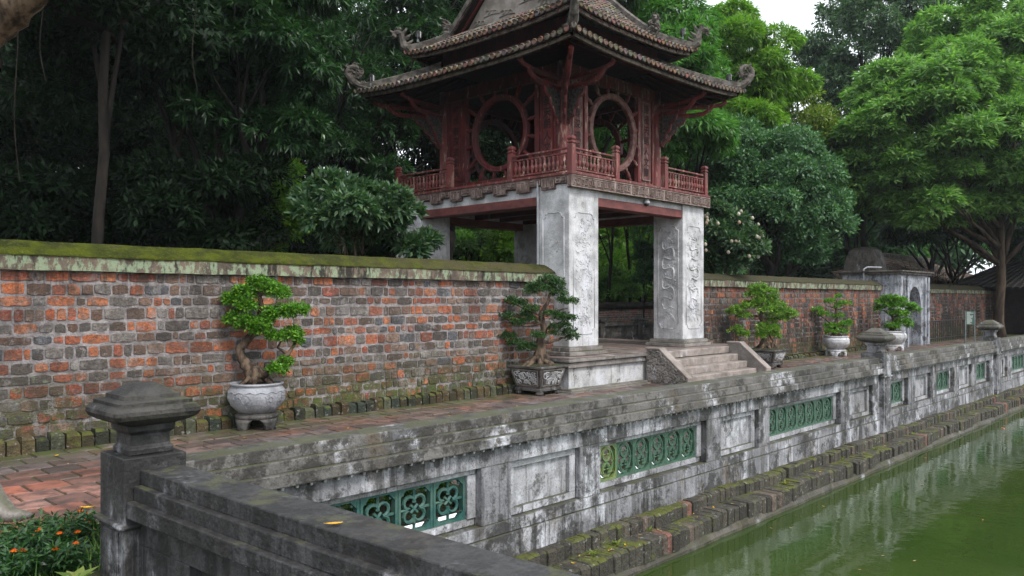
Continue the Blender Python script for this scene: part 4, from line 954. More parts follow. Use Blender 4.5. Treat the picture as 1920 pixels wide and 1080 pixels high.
# railing: eight runs between newel posts, open in the middle of each side
def newel(x, y):
    m = MB(); m.sq([(.062,4.2),(.062,4.74),(.05,4.745),(.05,4.765),(.068,4.775),(.068,4.80),(.05,4.81),(.05,4.83),(.066,4.84),(.07,4.87),(.05,4.905),(.03,4.915)], (x, y, 0))
    bw(m, 'newel_post', M['red_rail'], pv, bevel=.005)
def rail_run(p, q, detail):
    p, q = Vector(p), Vector(q); L = (q-p).length; d = (q-p)/L; s = Vector((-d.y, d.x))
    fn = lambda u, v, w_: (p.x+d.x*u+s.x*w_, p.y+d.y*u+s.y*w_, v)
    m = MB(); a, b = .063, L-.063
    for z0_, z1_, w_ in ((4.665,4.70,.028),(4.575,4.605,.024),(4.255,4.29,.03)): m.prism([(a,z0_),(b,z0_),(b,z1_),(a,z1_)], fn, -w_, w_)
    f = bw(m, 'railing', M['red_rail'], pv, bevel=.004)
    n = max(4, round((b-a)/.118)); prof = [(.018,4.292),(.03,4.30),(.03,4.315),(.017,4.325),(.036,4.36),(.042,4.40),(.033,4.445),(.016,4.47),(.029,4.485),(.018,4.50),(.031,4.53),(.028,4.56),(.016,4.574)]
    if detail:
        for k in range(n):
            c = fn(a+(k+.5)*(b-a)/n, 0, 0); mm = MB(); mm.lathe(prof, (c[0], c[1], 0), 10); bw(mm, 'baluster', M['red_rail'], f, smooth=True)
    else:
        mm = MB()
        for k in range(n):
            c = fn(a+(k+.5)*(b-a)/n, 0, 0); mm.lathe(prof, (c[0], c[1], 0), 8)
        bw(mm, 'baluster_row', M['red_rail'], f, smooth=True)
x0, x1, y0, y1 = FX0+.07, FX1-.07, FY0+.07, FY1-.07
ns = [(x0,y0),(13.43,y0),(15.25,y0),(x1-.1,y0),(x0,11.5),(x0,13.4),(x0,y1-.1),(x1-.1,11.5),(x1-.1,13.4),(x1-.1,y1-.1),(13.43,y1-.1),(15.25,y1-.1)]
for p in ns: newel(*p)
for a, b, dt in ((ns[0],ns[1],1),(ns[2],ns[3],1),(ns[0],ns[4],1),(ns[5],ns[6],1),(ns[3],ns[7],0),(ns[8],ns[9],0),(ns[6],ns[10],0),(ns[11],ns[9],0)): rail_run(a, b, dt)
# upper room
BX0, BX1, BY0, BY1 = 12.86, 16.30, 10.82, 14.56
for x in (BX0, BX1):
    for y in (BY0, BY1):
        m = MB(); m.lathe([(.15,4.2),(.15,4.26),(.125,4.3),(.125,6.72)], (x, y, 0), 18); bw(m, 'column', M['red_rail'], pv, smooth=True)
def text_mesh(chars, fn, u, v_top, size, step, name, mat, parent, depth=.006):
    """carved characters, one below another, as raised mesh letters on the panel"""
    mb = MB()
    for i, ch in enumerate(chars):
        cu = bpy.data.curves.new('letters', 'FONT'); cu.body = ch; cu.size = size; cu.offset = .004; cu.align_x = 'CENTER'; cu.resolution_u = 2
        to = bpy.data.objects.new('letters', cu); COL.objects.link(to)
        bpy.context.view_layer.update()
        me = to.evaluated_get(bpy.context.evaluated_depsgraph_get()).to_mesh()
        vs = [fn(u+p.co.x, v_top-i*step-size*.8+p.co.y, depth) for p in me.vertices]
        if len(me.polygons): mb.add(vs, [tuple(q.vertices) for q in me.polygons])
        to.to_mesh_clear(); bpy.data.objects.remove(to); bpy.data.curves.remove(cu)
    if mb.v: return bw(mb, name, mat, parent)
def room_side(fn, L, mat, wear, texts, detail=True):
    """one wall of the upper room; u 0..L between columns, outside is +d"""
    z0, z1 = 4.21, 6.45; w_ = .10; pw = .56; uo0, uo1 = .12+pw+.1, L-.12-pw-.1
    uc = L/2; m = MB()
    m.prism([(.12,z1),(L-.12,z1),(L-.12,6.72),(.12,6.72)], fn, -.08, .05)
    m.prism([(.12,z0),(L-.12,z0),(L-.12,z0+.26),(.12,z0+.26)], fn, -.08, .04)
    for a, b in ((.12, .20), (uo0-.12, uo0), (uo1, uo1+.12), (L-.20, L-.12)): m.prism([(a,z0+.262),(b,z0+.262),(b,z1-.002),(a,z1-.002)], fn, -.07, .045)
    wf = bw(m, 'wall_frame', mat, pv, bevel=.006)
    for k, (a, b) in enumerate(((.202, uo0-.122), (uo1+.122, L-.202))):
        m = MB(); m.prism([(a,z0+.264),(b,z0+.264),(b,z1-.004),(a,z1-.004)], fn, -.05, .0)
        p = bw(m, 'wall_panel', mat, pv)
        c = (a+b)/2; bw_ = (b-a)*.30; m = MB(); m.prism([(c-bw_,4.56),(c+bw_,4.56),(c+bw_,6.36),(c-bw_,6.36)], fn, .002, .022); bd = bw(m, 'lettered_board', M['red_rail'] if wear else mat, p)
        m = MB()
        for (q0, q1, r0, r1) in ((c-bw_-.022,c-bw_,4.54,6.38),(c+bw_,c+bw_+.022,4.54,6.38),(c-bw_,c+bw_,4.54,4.56),(c-bw_,c+bw_,6.36,6.38)): m.prism([(q0,r0),(q1,r0),(q1,r1),(q0,r1)], fn, .001, .032)
        bw(m, 'board_frame', M['frieze_hi'] if wear else mat, bd)
        if texts: text_mesh(texts[k], fn, c, 6.32, .21, .25, 'carved_letters', M['char'], bd, .026)
    zc, R1, R0 = 5.48, .875, .745; m = MB(); N = 56; RR = []
    for i in range(N):
        a = 2*pi*i/N; RR.append([fn(uc+rr*cos(a), zc+rr*sin(a), d) for rr, d in ((R1,-.05),(R1,.05),(R1-.03,.065),(R1-.05,.05),(R0+.03,.05),(R0,.035),(R0,-.05))])
    RR.append(RR[0]); m.rings(RR, cap=False); ring = bw(m, 'round_window', M['ring'] if wear else mat, pv, smooth=False)
    for k in range(16):                             # turned spokes from the ring to the square frame
        a = 2*pi*(k+.5)/16; ca, sa = cos(a), sin(a); hx, hz0, hz1 = (uo1-uo0)/2, zc-(z0+.26), z1-zc
        te = min(hx/abs(ca) if abs(ca) > 1e-3 else 9, (hz1 if sa > 0 else hz0)/abs(sa) if abs(sa) > 1e-3 else 9)
        if te < R1+.02: continue
        prof = [(0,.03),(.12,.05),(.22,.03),(.5,.052),(.72,.045),(.82,.026),(.92,.045),(1,.03)]
        m = MB(); m.tube([fn(uc+ca*(R1+(te-R1)*q), zc+sa*(R1+(te-R1)*q), 0) for q, _ in prof], [rr for _, rr in prof], 8)
        bw(m, 'spoke', mat, ring, smooth=True)
LX, LY = BX1-BX0, BY1-BY0
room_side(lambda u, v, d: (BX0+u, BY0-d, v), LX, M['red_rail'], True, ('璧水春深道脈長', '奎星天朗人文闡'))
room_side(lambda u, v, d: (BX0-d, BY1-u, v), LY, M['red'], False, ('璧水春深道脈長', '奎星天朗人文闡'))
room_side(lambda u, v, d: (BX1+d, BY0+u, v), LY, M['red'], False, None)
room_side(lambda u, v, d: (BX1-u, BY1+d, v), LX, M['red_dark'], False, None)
m = MB(); m.box(BX0+.1, BX1-.1, BY0+.1, BY1-.1, 6.55, 6.70); bw(m, 'room_ceiling', M['soffit'], pv)
# carved brackets at the columns
def bracket(x, y, dx, dy, big=1.0, mat=None):
    L = sqrt(dx*dx+dy*dy); ux, uy = dx/L, dy/L; sx, sy = -uy, ux
    fn = lambda u, v, d: (x+ux*u+sx*d, y+uy*u+sy*d, v)
    k = big; a0 = .11
    poly = [(a0,5.42),(a0+.05*k,5.40),(a0+.09*k,5.5),(a0+.17*k,5.56),(a0+.19*k,5.68),(a0+.29*k,5.76),(a0+.32*k,5.9),(a0+.44*k,5.98),(a0+.48*k,6.1),(a0+.48*k,6.16),(a0,6.16)]
    m = MB(); m.prism(poly, fn, -.025, .025); b = bw(m, 'bracket', M['carving'], pv)
    m = MB(); m.tube([fn(u, v, 0) for u, v in poly[:-1]], .032, 6); arm = [(a0,6.13),(.7*k,6.16),(.9*k,6.2),(1.0*k,6.28),(1.08*k,6.40)]
    m.tube([fn(u, v, 0) for u, v in arm], [.06,.06,.055,.055,.06], 6); 
    m.tube([fn(a0, 6.34, 0), fn(.95*k, 6.36, 0), fn(1.25*k, 6.42, 0), fn(1.33*k, 6.5, 0)], [.055,.055,.05,.055], 6)
    bw(m, 'bracket_arm', M['red'], b)
    m = MB(); r = random.Random(int(x*7+y*3+dx*5))
    for i in range(70):
        u, v = r.uniform(a0, a0+.46*k), r.uniform(5.45, 6.14)
        lim = 5.42+(u-a0)/(.48*k)*.68
        if v < lim+.03: continue
        a = r.uniform(0, 6.28); rr = r.uniform(.015, .04)
        for sd_ in (-1, 1): m.tube([fn(u+rr*cos(a+q)*(1-q*.12), v+rr*sin(a+q)*(1-q*.12), sd_*.03) for q in (0, .8, 1.6, 2.4, 3.2, 4)], .009, 4)
    bw(m, 'bracket_carving', M['carving'], b)
for (x, y, sx, sy) in ((BX0,BY0,-1,-1),(BX1,BY0,1,-1),(BX0,BY1,-1,1),(BX1,BY1,1,1)):
    bracket(x, y, sx, 0); bracket(x, y, 0, sy); bracket(x, y, sx, sy, 1.28)
# ------------------------------------------------------------------ roofs
def roof_patch(A0, A1, B0, B1, lift, sag, spacing, m_tiles, m_caps, m_sheet, seed, thick=.05, eave=True):
    """A0-A1 eave line, B0-B1 upper line. Rows of half-round tiles over a sheet."""
    A0, A1, B0, B1 = map(Vector, (A0, A1, B0, B1)); r = random.Random(seed); L = (A1-A0).length
    nrmv = (A1-A0).cross(B0-A0).normalized()
    if nrmv.z < 0: nrmv = -nrmv
    def P(u, v):
        e = abs(2*u-1); a = A0.lerp(A1, u) + Vector((0,0,lift*e**3.2)); b = B0.lerp(B1, u); p = a.lerp(b, v)
        return p - Vector((0,0,sag*4*v*(1-v)*.5))
    nu, nv = 24, 6; vs = [P(i/nu, j/nv) for j in range(nv+1) for i in range(nu+1)]
    vs2 = [p - Vector((0,0,thick)) for p in vs]; n = len(vs); f = []
    for j in range(nv):
        for i in range(nu):
            a = j*(nu+1)+i; f.append((a,a+1,a+nu+2,a+nu+1)); f.append((n+a,n+a+nu+1,n+a+nu+2,n+a+1))
    for i in range(nu): f.append((i, n+i, n+i+1, i+1))
    m_sheet.add(vs+vs2, f)
    rows = max(2, int(L/spacing)); slope = (B0.lerp(B1,.5)-A0.lerp(A1,.5)).length; seg = max(3, int(slope/.2))
    pal = [(.15,.11,.085),(.12,.095,.08),(.19,.105,.075),(.17,.14,.115),(.09,.078,.068),(.23,.185,.15)]
    du = (A1-A0).normalized()
    for i in range(rows+1):
        u = i/rows
        for j in range(seg):
            v0, v1 = j/seg-.0, (j+1)/seg+.02; c = tuple(q*r.uniform(.75, 1.2) for q in r.choice(pal)); R0 = .062+r.uniform(-.006,.006)
            if j == 0: v0 = -.03
            p0, p1 = P(u, v0), P(u, min(v1, 1)); off = r.uniform(-.008, .008)
            sect = lambda p, rr, up: [p + du*(rr*cos(pi*k/6)+off) + nrmv*(rr*sin(pi*k/6)+up) for k in range(7)]
            m_tiles.rings([sect(p0, R0, .014), sect(p1, R0*.86, -.004)], c, False, False)
            m_tiles.add(sect(p0, R0, .014)+[p0+nrmv*.0], [(0,1,2,3,4,5,6)], tuple(q*.6 for q in c))
        if eave:
            p = P(u, -.035); c = tuple(q*r.uniform(.7, 1.1) for q in ((.22,.115,.08) if r.random() < .55 else (.15,.125,.10)))
            out_ = (A0.lerp(A1,.5)-B0.lerp(B1,.5)); out_.z = 0; out_.normalize()
            dsc = [p + du*(.062*cos(2*pi*k/12)) + Vector((0,0,1))*(.062*sin(2*pi*k/12)+.02) for k in range(12)]
            m_caps.rings([[q - out_*.02 for q in dsc], [q + out_*.012 for q in dsc]], c)
        if i < rows:                                # shallow pan tiles stepping up between the rows
            for j in range(seg):
                pa = P((i+.5)/rows, j/seg); hw = L/rows*.5; c = tuple(q*r.uniform(.6, 1.05) for q in r.choice(pal)); up = nrmv*.016
                pb = P((i+.5)/rows, min(1, (j+1)/seg)); m_tiles.add([pa-du*hw+up, pa+du*hw+up, pb+du*hw+up*.2, pb-du*hw+up*.2, pa-du*hw, pa+du*hw], [(0,1,2,3),(4,5,1,0)], c)
    return P
def ridge(m, pts, w_=.07, h=.16):
    R = []
    for i, p in enumerate(pts):
        p = Vector(p); t_ = (Vector(pts[min(i+1, len(pts)-1)])-Vector(pts[max(0, i-1)])); t_.z = 0; t_.normalize(); s = Vector((-t_.y, t_.x, 0))*w_
        R.append([p-s, p-s+Vector((0,0,h*.8)), p+Vector((0,0,h)), p+s+Vector((0,0,h*.8)), p+s])
    m.rings(R)
def spiral_finial(p, dx, dy, k=1.0, dragonish=False):
    """corner ornament: a scroll curling up and back, or a small dragon head"""
    L = sqrt(dx*dx+dy*dy); ux, uy = dx/L, dy/L
    fn = lambda u, v, d=0: (p[0]+ux*u*k-uy*d, p[1]+uy*u*k+ux*d, p[2]+v*k)
    m = MB(); r = random.Random(int(p[0]*10))
    if not dragonish:
        pts = [(-.5,.03),(-.25,.02),(-.05,.06),(.1,.17),(.2,.32)]; rad = [.06,.085,.10,.095,.08]
        c = (.06,.40)
        for q in range(16):
            a = -.35+q*.42; rr = .19*(1-q*.048); pts.append((c[0]+rr*cos(a), c[1]+rr*sin(a))); rad.append(.055*(1-q*.035))
        m.tube([fn(u, v) for u, v in pts], [q*k for q in rad], 8, jit=.15)
        for q in range(30):
            a, rr = r.uniform(0, 6.28), .15*sqrt(r.random()); b_ = r.uniform(0, 6.28); u, v = c[0]+rr*cos(a), c[1]+rr*sin(a)
            m.tube([fn(u, v, r.uniform(-.03, .03)), fn(u+.035*cos(b_), v+.035*sin(b_), .02), fn(u+.05*cos(b_+.8), v+.05*sin(b_+.8), -.01)], [.034, .03, .014], 5)
        for q in range(34):
            i = r.randrange(0, len(pts)-2); u, v = pts[i]; a = r.uniform(0, 6.28)
            m.tube([fn(u+.05*cos(a), v+.05*sin(a), r.uniform(-.04, .04)), fn(u+.10*cos(a+.3), v+.10*sin(a+.3), r.uniform(-.04,.04)), fn(u+.11*cos(a+.9), v+.11*sin(a+.9))], [.03*k, .024*k, .012*k], 5)
        for q in range(8): m.tube([fn(-.5+q*.06,.05), fn(-.53+q*.06,.16+.04*sin(q*2)), fn(-.47+q*.06,.2)], [.03,.025,.012], 5)
    else:
        pts = [(-.35,.0),(-.1,.04),(.06,.16),(.10,.34),(.14,.5),(.24,.56),(.36,.52)]; m.tube([fn(*q) for q in pts], [.07,.09,.1,.085,.075,.075,.045], 8, jit=.18)
        for (a, b) in (((.10,.5),(-.02,.68)),((.04,.36),(-.14,.5)),((.2,.58),(.16,.7)),((.34,.5),(.46,.6)),((.34,.48),(.44,.42)),((-.02,.2),(-.2,.34)),((.3,.46),(.38,.36))):
            m.tube([fn(*a), fn((a[0]+b[0])/2-.02, (a[1]+b[1])/2, .02), fn(*b)], [.05, .035, .012], 6, jit=.1)
        for q in range(16):
            u, v = pts[r.randrange(1, 6)]; a = r.uniform(0, 6.28); m.tube([fn(u+.07*cos(a), v+.07*sin(a), r.uniform(-.05,.05)), fn(u+.13*cos(a+.5), v+.13*sin(a+.5))], [.03,.01], 5)
    return bw(m, 'corner_finial', M['roof_dark'], ROOF, smooth=False)
def hip_roof(name, hx, hy, z0, tx, ty, z1, lift, spacing, seed):
    global ROOF
    m_sheet, tl, cp = MB(), MB(), MB()
    c = lambda sx, sy, h: (CX+sx*h[0], CY+sy*h[1], h[2])
    E, Tp = (hx, hy, z0), (tx, ty, z1); Ps = []
    for (a, b) in (((-1,-1),(1,-1)),((1,-1),(1,1)),((1,1),(-1,1)),((-1,1),(-1,-1))):
        Ps.append(roof_patch(c(*a, E), c(*b, E), c(*a, Tp), c(*b, Tp), lift, .10, spacing, tl, cp, m_sheet, seed))
    ROOF = bw(m_sheet, name, M['soffit'], pv)
    bw(tl, 'tile_rows', M['tile'], ROOF); bw(cp, 'eave_tile_ends', M['tile'], ROOF, bevel=.006)
    for (sx, sy) in ((-1,-1),(1,-1),(1,1),(-1,1)):
        m = MB(); pts = []
        for i in range(9):
            q = i/8; v = q; p = Vector(c(sx, sy, E)).lerp(Vector(c(sx, sy, Tp)), v); p.z += lift*(1-v)-.10*4*v*(1-v)*.5+.03; pts.append(p)
        ridge(m, pts, .075, .17); bw(m, 'hip_ridge', M['roof_dark'], ROOF)
    fb = MB(); n = 16                                # eave board following the curved edge
    for (a, b) in (((-1,-1),(1,-1)),((1,-1),(1,1)),((1,1),(-1,1)),((-1,1),(-1,-1))):
        A, B = Vector(c(*a, (hx-.05, hy-.05, z0))), Vector(c(*b, (hx-.05, hy-.05, z0))); R = []; inw = Vector((CX, CY, 0))-(A+B)/2; inw.z = 0; inw.normalize()
        for i in range(n+1):
            u = i/n; p = A.lerp(B, u)+Vector((0,0,lift*abs(2*u-1)**3.2)); R.append([p-Vector((0,0,.125)), p-Vector((0,0,.045)), p+inw*.06-Vector((0,0,.045)), p+inw*.06-Vector((0,0,.125))])
        fb.rings(R)
    bw(fb, 'eave_board', M['eaveb'], ROOF)
    rf = MB()                                        # rafters under the eave
    for (a, b) in (((-1,-1),(1,-1)),((1,-1),(1,1)),((1,1),(-1,1)),((-1,1),(-1,-1))):
        A, B = Vector(c(*a, E)), Vector(c(*b, E)); A2, B2 = Vector(c(*a, Tp)), Vector(c(*b, Tp)); k = int((B-A).length/.32)
        for i in range(1, k):
            u = i/k; p, q = A.lerp(B, u), A2.lerp(B2, u); p.z += lift*abs(2*u-1)**3.2; rf.tube([p.lerp(q,.04)-Vector((0,0,.10)), p.lerp(q,.5)-Vector((0,0,.19)), q-Vector((0,0,.12))], .032, 4)
    bw(rf, 'rafters', M['red_dark'], ROOF)
    return Ps
LF = .13
hip_roof('lower_roof', 3.17, 3.33, 6.60, 1.75, 1.95, 7.28, LF, .155, 21)
for sx, sy in ((-1,-1),(1,-1),(1,1),(-1,1)): spiral_finial((CX+sx*3.2, CY+sy*3.36, 6.60+LF+.06), sx, sy, 1.0)
m = MB(); m.box(CX-1.72, CX+1.72, CY-1.92, CY+1.92, 7.2, 7.66); bw(m, 'roof_neck', M['red_dark'], ROOF)
hip_roof('upper_roof', 2.30, 2.56, 7.56, 1.50, 1.72, 8.08, LF, .15, 31)
for sx, sy in ((-1,-1),(1,-1),(1,1),(-1,1)): spiral_finial((CX+sx*2.32, CY+sy*2.58, 7.56+LF+.03), sx, sy, .85, True)
RZ = 9.75; GXh = 1.46; m_sheet, tl, cp = MB(), MB(), MB()
for s in (-1, 1): roof_patch((CX-GXh-.12, CY+s*1.76, 8.06), (CX+GXh+.12, CY+s*1.76, 8.06), (CX-GXh-.12, CY, RZ), (CX+GXh+.12, CY, RZ), 0, .16, .15, tl, cp, m_sheet, 41, eave=False)
bw(m_sheet, 'gable_roof', M['soffit'], ROOF); bw(tl, 'tile_rows', M['tile'], ROOF)
for s in (-1, 1):
    gx = CX+s*(GXh-.1); m = MB(); m.prism([(CY-1.6,8.02),(CY+1.6,8.02),(CY,RZ-.12)], lambda u, v, d: (gx+d*s, u, v), -.05, .0); g = bw(m, 'gable_wall', M['gable'], ROOF)
    m = MB(); m.prism([(CY-1.62,8.0),(CY+1.62,8.0),(CY+1.62,8.14),(CY-1.62,8.14)], lambda u, v, d: (gx+d*s, u, v), .002, .06); m.prism([(CY-1.6,8.05),(CY+1.6,8.05),(CY+1.6,8.09),(CY-1.6,8.09)], lambda u, v, d: (gx+d*s, u, v), .061, .09); bw(m, 'gable_sill', M['gable'], g)
    m = MB()
    for (y, z, f) in ((CY-1.05,8.24,1),(CY-.55,8.45,1),(CY+.1,8.3,1),(CY+.6,8.42,1),(CY+1.0,8.26,1),(CY-.1,8.75,1),(CY+.35,8.9,1)):
        for k in range(3):
            Q = [(gx+s*.012, y+.12*k-.1+.07*cos(a), z+.045*sin(a)+.02*k) for a in np.linspace(.2, 4.6, 9)]; m.tube(Q, .014, 4)
        m.tube([(gx+s*.012, y-.25, z-.06), (gx+s*.012, y, z-.03), (gx+s*.012, y+.26, z-.05)], .014, 4)
    bw(m, 'cloud_relief', M['gable'], g)
    m = MB()
    for e in (-1, 1): m.prism([(CY+e*1.66,8.16),(CY+e*1.5,8.16),(CY,RZ-.2),(CY,RZ-.06)], lambda u, v, d: (gx+d*s, u, v), .061, .11)
    bw(m, 'barge_board', M['red'], g)
m = MB()
for sx in (-1, 1):
    for sy in (-1, 1): ridge(m, [(CX+sx*(GXh+.1), CY+sy*1.76*q, 8.06+(RZ-8.06)*(1-q)-.16*2*q*(1-q)+.04) for q in np.linspace(0, 1.03, 8)], .09, .2)
ridge(m, [(CX-GXh-.2, CY, RZ+.15), (CX-1, CY, RZ+.03), (CX+1, CY, RZ+.03), (CX+GXh+.2, CY, RZ+.15)], .1, .26); bw(m, 'main_ridge', M['roof_dark'], ROOF)
for sx in (-1, 1):
    for sy in (-1, 1):                               # beasts at the feet of the gable ridges
        m = MB(); r = random.Random(5); bx, by = CX+sx*(GXh+.1), CY+sy*1.84
        for k in range(26):
            a = r.uniform(0, 6.28); q = r.uniform(.05, .2); z = 8.02+r.uniform(0, .38); m.tube([(bx+r.uniform(-.08,.08), by+sy*.06*cos(a), z), (bx+r.uniform(-.1,.1), by+sy*(.06+q*.6), z+q*.7), (bx+r.uniform(-.1,.1), by+sy*(.02+q*.8), z+q*1.2)], [.07,.05,.015], 6, jit=.15)
        bw(m, 'ridge_beast', M['roof_dark'], ROOF)
m = MB(); m.tube([(11.955, 10.73, 1.6), (11.955, 10.73, 4.1)], .022, 8); m.tube([(11.955,10.73,3.2),(11.99,10.73,3.2)], .012, 5); bw(m, 'drain_pipe', M['pipe'], pv)
# small things hung on the pavilion
t = thing('security_camera', 'small white dome camera under the carved frieze above the passage', 'camera', (14.62, 9.93, 3.86))
m = MB(); m.box(-.04,.04,-.03,.06,-.02,.05); m.lathe([(.0,.03),(.055,.02),(.065,-.01),(.06,-.04)], n=16); m.build('housing', M['white'], t, True)
m = MB(); m.lathe([(.056,-.04),(.05,-.07),(.03,-.09),(.0,-.097)], n=16); m.build('dome', M['black'], t, True)
def flood(label, p, rz, group='floodlights on the roof corners'):
    t = thing('floodlight', label, 'floodlight', p, rz, group)
    m = MB(); m.box(-.06,.06,-.05,.03,.06,.22); m.box(-.05,.05,.032,.055,.08,.2); m.build('lamp_housing', M['black'], t, bevel=.006)
    m = MB(); m.box(-.052,.052,-.058,-.051,.07,.21); m.build('lens', M['white'], t)
    m = MB(); m.tube([(-.07,0,0),(-.075,0,.14),(-.06,0,.14)], .008, 5); m.tube([(.07,0,0),(.075,0,.14),(.06,0,.14)], .008, 5); m.box(-.08,.08,-.02,.02,-.06,.005); m.build('mount', M['metal'], t)
for (sx, sy, lb) in ((-1,1,'small floodlight on the left corner of the lower roof'),(1,-1,'small floodlight on the right corner of the lower roof')):
    flood(lb, (CX+sx*2.95, CY+sy*3.12, 6.60+LF+.19), radians(40))
for (sx, sy, lb) in ((-1,1,'small floodlight beside the left dragon of the upper roof'),(1,-1,'small floodlight beside the right dragon of the upper roof')):
    flood(lb, (CX+sx*2.12, CY+sy*2.36, 7.56+LF+.30), radians(40))
# ================================================================== GATE, FAR BUILDINGS, SIGN
t = thing('gate', 'streaky whitewashed gate block with a round-topped arch at the end of the brick wall', 'gate', (31.6, 10.6, 0))
m = MB(); GX0, GX1, GY0, GY1 = 30.0, 33.3, 9.72, 11.7; A0, A1 = 31.05, 32.45; zc = 1.45; N = 14
arch = [(A1, zc)] + [((A0+A1)/2+(A1-A0)/2*cos(pi*i/N), zc+.75*sin(pi*i/N)) for i in range(1, N)] + [(A0, zc)]
out_p = [(GX0,-.03),(A0,-.03)] + arch[::-1][:1] + [] 
m.box(GX0, A0, GY0, GY1, -.03, 2.62); m.box(A1, GX1, GY0, GY1, -.03, 2.62)
for i in range(len(arch)-1):
    (xa, za), (xb, zb) = arch[i], arch[i+1]; m.add([(xa,GY0,za),(xb,GY0,zb),(xb,GY0,2.62),(xa,GY0,2.62),(xa,GY1,za),(xb,GY1,zb),(xb,GY1,2.62),(xa,GY1,2.62)], [(0,3,2,1),(4,5,6,7),(0,1,5,4),(3,7,6,2)])
bw(m, 'gate_block', M['gatewall'], t)
m = MB()
for x in (GX0+.0, 30.72, 32.72, GX1-.22): m.box(x+.02, x+.2, GY0-.07, GY0-.002, 0, 2.56)
bw(m, 'pilaster', M['gatewall'], t, bevel=.01)
m = MB(); m.box(GX0-.08, GX1+.08, GY0-.12, GY1+.1, 2.62, 2.70); m.box(GX0-.14, GX1+.14, GY0-.18, GY1+.14, 2.703, 2.76); bw(m, 'cornice', M['roof_dark'], t, bevel=.01)
m = MB(); m.prism([(A0+.05,-.02),(A1-.05,-.02)] + [(x_*.96+(A0+A1)/2*.04, z_-.03) for x_, z_ in arch], lambda u, v, d: (u, d, v), 10.55, 10.62); bw(m, 'blind_back', M['limewall'], t)
t = thing('drain_pipe', 'thin pale pipe bent over the top of the white gate', 'pipe', (29.9, 10.9, 2.4))
m = MB(); m.tube([(0,0,-.1),(0,0,.42),(.1,-.1,.5),(.8,-.35,.5)], .03, 6); m.build('pipe', M['pipe'], t)
t = thing('stone_tower', 'blunt dark stone tower top rising behind the white gate', 'tower', (36,13.05,0))
m = MB(); m.sq([(.72,0),(.70,2.9),(.66,3.3),(.58,3.65),(.5,3.85),(.36,3.97),(.1,4.02)], (36,13.05,0)); bw(m, 'tower_body', M['towerstone'], t, bevel=.05, seg=2)
m = MB(); m.sq([(.84,2.3),(.86,2.42),(.74,2.46)], (36,13.05,0)); bw(m, 'cornice', M['roof_dark'], t)
def hall(label, x0, x1, y0, y1, ze, zr, axis, mat, post=True, seed=1, wall=True):
    t = thing('hall', label, 'building', ((x0+x1)/2, (y0+y1)/2, 0)); ov = 1.1
    sh, tl, cp = MB(), MB(), MB()
    if axis == 'x':
        ym = (y0+y1)/2
        hp = (y1-y0)/2
        for s, ye in ((-1, y0-ov), (1, y1+ov)): roof_patch((x0-ov,ye,ze),(x1+ov,ye,ze),(x0+hp,ym,zr),(x1-hp,ym,zr), .3, .25, .3, tl, cp, sh, seed)
        for xe, xr in ((x0-ov, x0+hp), (x1+ov, x1-hp)): roof_patch((xe,y0-ov,ze),(xe,y1+ov,ze),(xr,ym-.05,zr),(xr,ym+.05,zr), .3, .25, .3, tl, cp, sh, seed)
    else:
        xm = (x0+x1)/2
        for s, xe in ((-1, x0-ov), (1, x1+ov)): roof_patch((xe,y0-ov,ze),(xe,y1+ov,ze),(xm,y0-ov*.4,zr),(xm,y1+ov*.4,zr), .3, .25, .3, tl, cp, sh, seed)
    rf = bw(sh, 'roof', M['soffit'], t); bw(tl, 'tile_rows', mat, rf); bw(cp, 'eave_tile_ends', mat, rf)
    m = MB()
    ridge(m, [(x0+(y1-y0)/2, (y0+y1)/2, zr), (x1-(y1-y0)/2, (y0+y1)/2, zr)] if axis == 'x' else [((x0+x1)/2, y0, zr), ((x0+x1)/2, y1, zr)], .12, .3); bw(m, 'roof_ridge', M['roof_dark'], rf)
    if wall:
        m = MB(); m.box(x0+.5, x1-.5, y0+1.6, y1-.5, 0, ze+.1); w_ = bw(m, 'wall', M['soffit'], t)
        k = 0; x = x0+.9
        while x < x1-1.4:
            m = MB(); m.box(x, x+1.1, y0+1.54, y0+1.598, .1, 2.3); m.box(x+.08, x+.52, y0+1.50, y0+1.539, .2, 2.2); m.box(x+.58, x+1.02, y0+1.50, y0+1.539, .2, 2.2); bw(m, 'door', M['red_dark'], w_); x += 1.5
        x = x0+.1
        while x < x1:
            m = MB(); m.lathe([(.2,0),(.2,.15),(.14,.2),(.14,ze+.05)], (x, y0+.1, 0), 12); bw(m, 'post', M['red_dark'], t); x += 2.6
    return t
M['tile_dark'] = simple('dark_roof_tile', (.028,.024,.021), (.014,.013,.012), 3, .8, .5)  # very dark, evenly mottled tile colour for the far hall roof
hall('dark low tiled hall with deep shaded eaves at the far right end of the walk', 46.2, 62, 5.2, 10.7, 2.3, 5.0, 'x', M['tile_dark'], seed=3)
hall('low building with red clay tile roof behind the white gate', 44.6, 56, 14, 17.5, 2.7, 4.0, 'x', M['tile'], seed=4, wall=True)
t = thing('sign_board', 'small dark green information board with pale lines of writing on two grey legs', 'sign', (35.2, 8.75, 0), radians(-38))
m = MB()
for x in (-.2, .2): m.box(x-.018, x+.018, -.018, .018, 0, 1.28)
m.build('leg', M['metal'], t)
m = MB(); m.box(-.18, .18, -.016, .012, .72, 1.26); b = m.build('board', M['board'], t)
m = MB(); r = random.Random(2)
for k in range(13):
    z = 1.22-k*.037; m.box(-.15, -.15+r.uniform(.12, .3)*(1 if k else .6), -.019, -.0165, z-.008, z+.006)
m.build('writing', M['lettering'], b)
t = thing('low_fence', 'low dark railing in the shade against the far brick wall', 'fence', (37, 10.0, 0))
m = MB(); m.tube([(-3,0,.85),(3,0,.85)], .025, 5); m.tube([(-3,0,.15),(3,0,.15)], .02, 5)
for k in range(25): m.tube([(-3+k*.25,0,0),(-3+k*.25,0,.85)], .015, 4)
m.build('bars', M['black'], t)
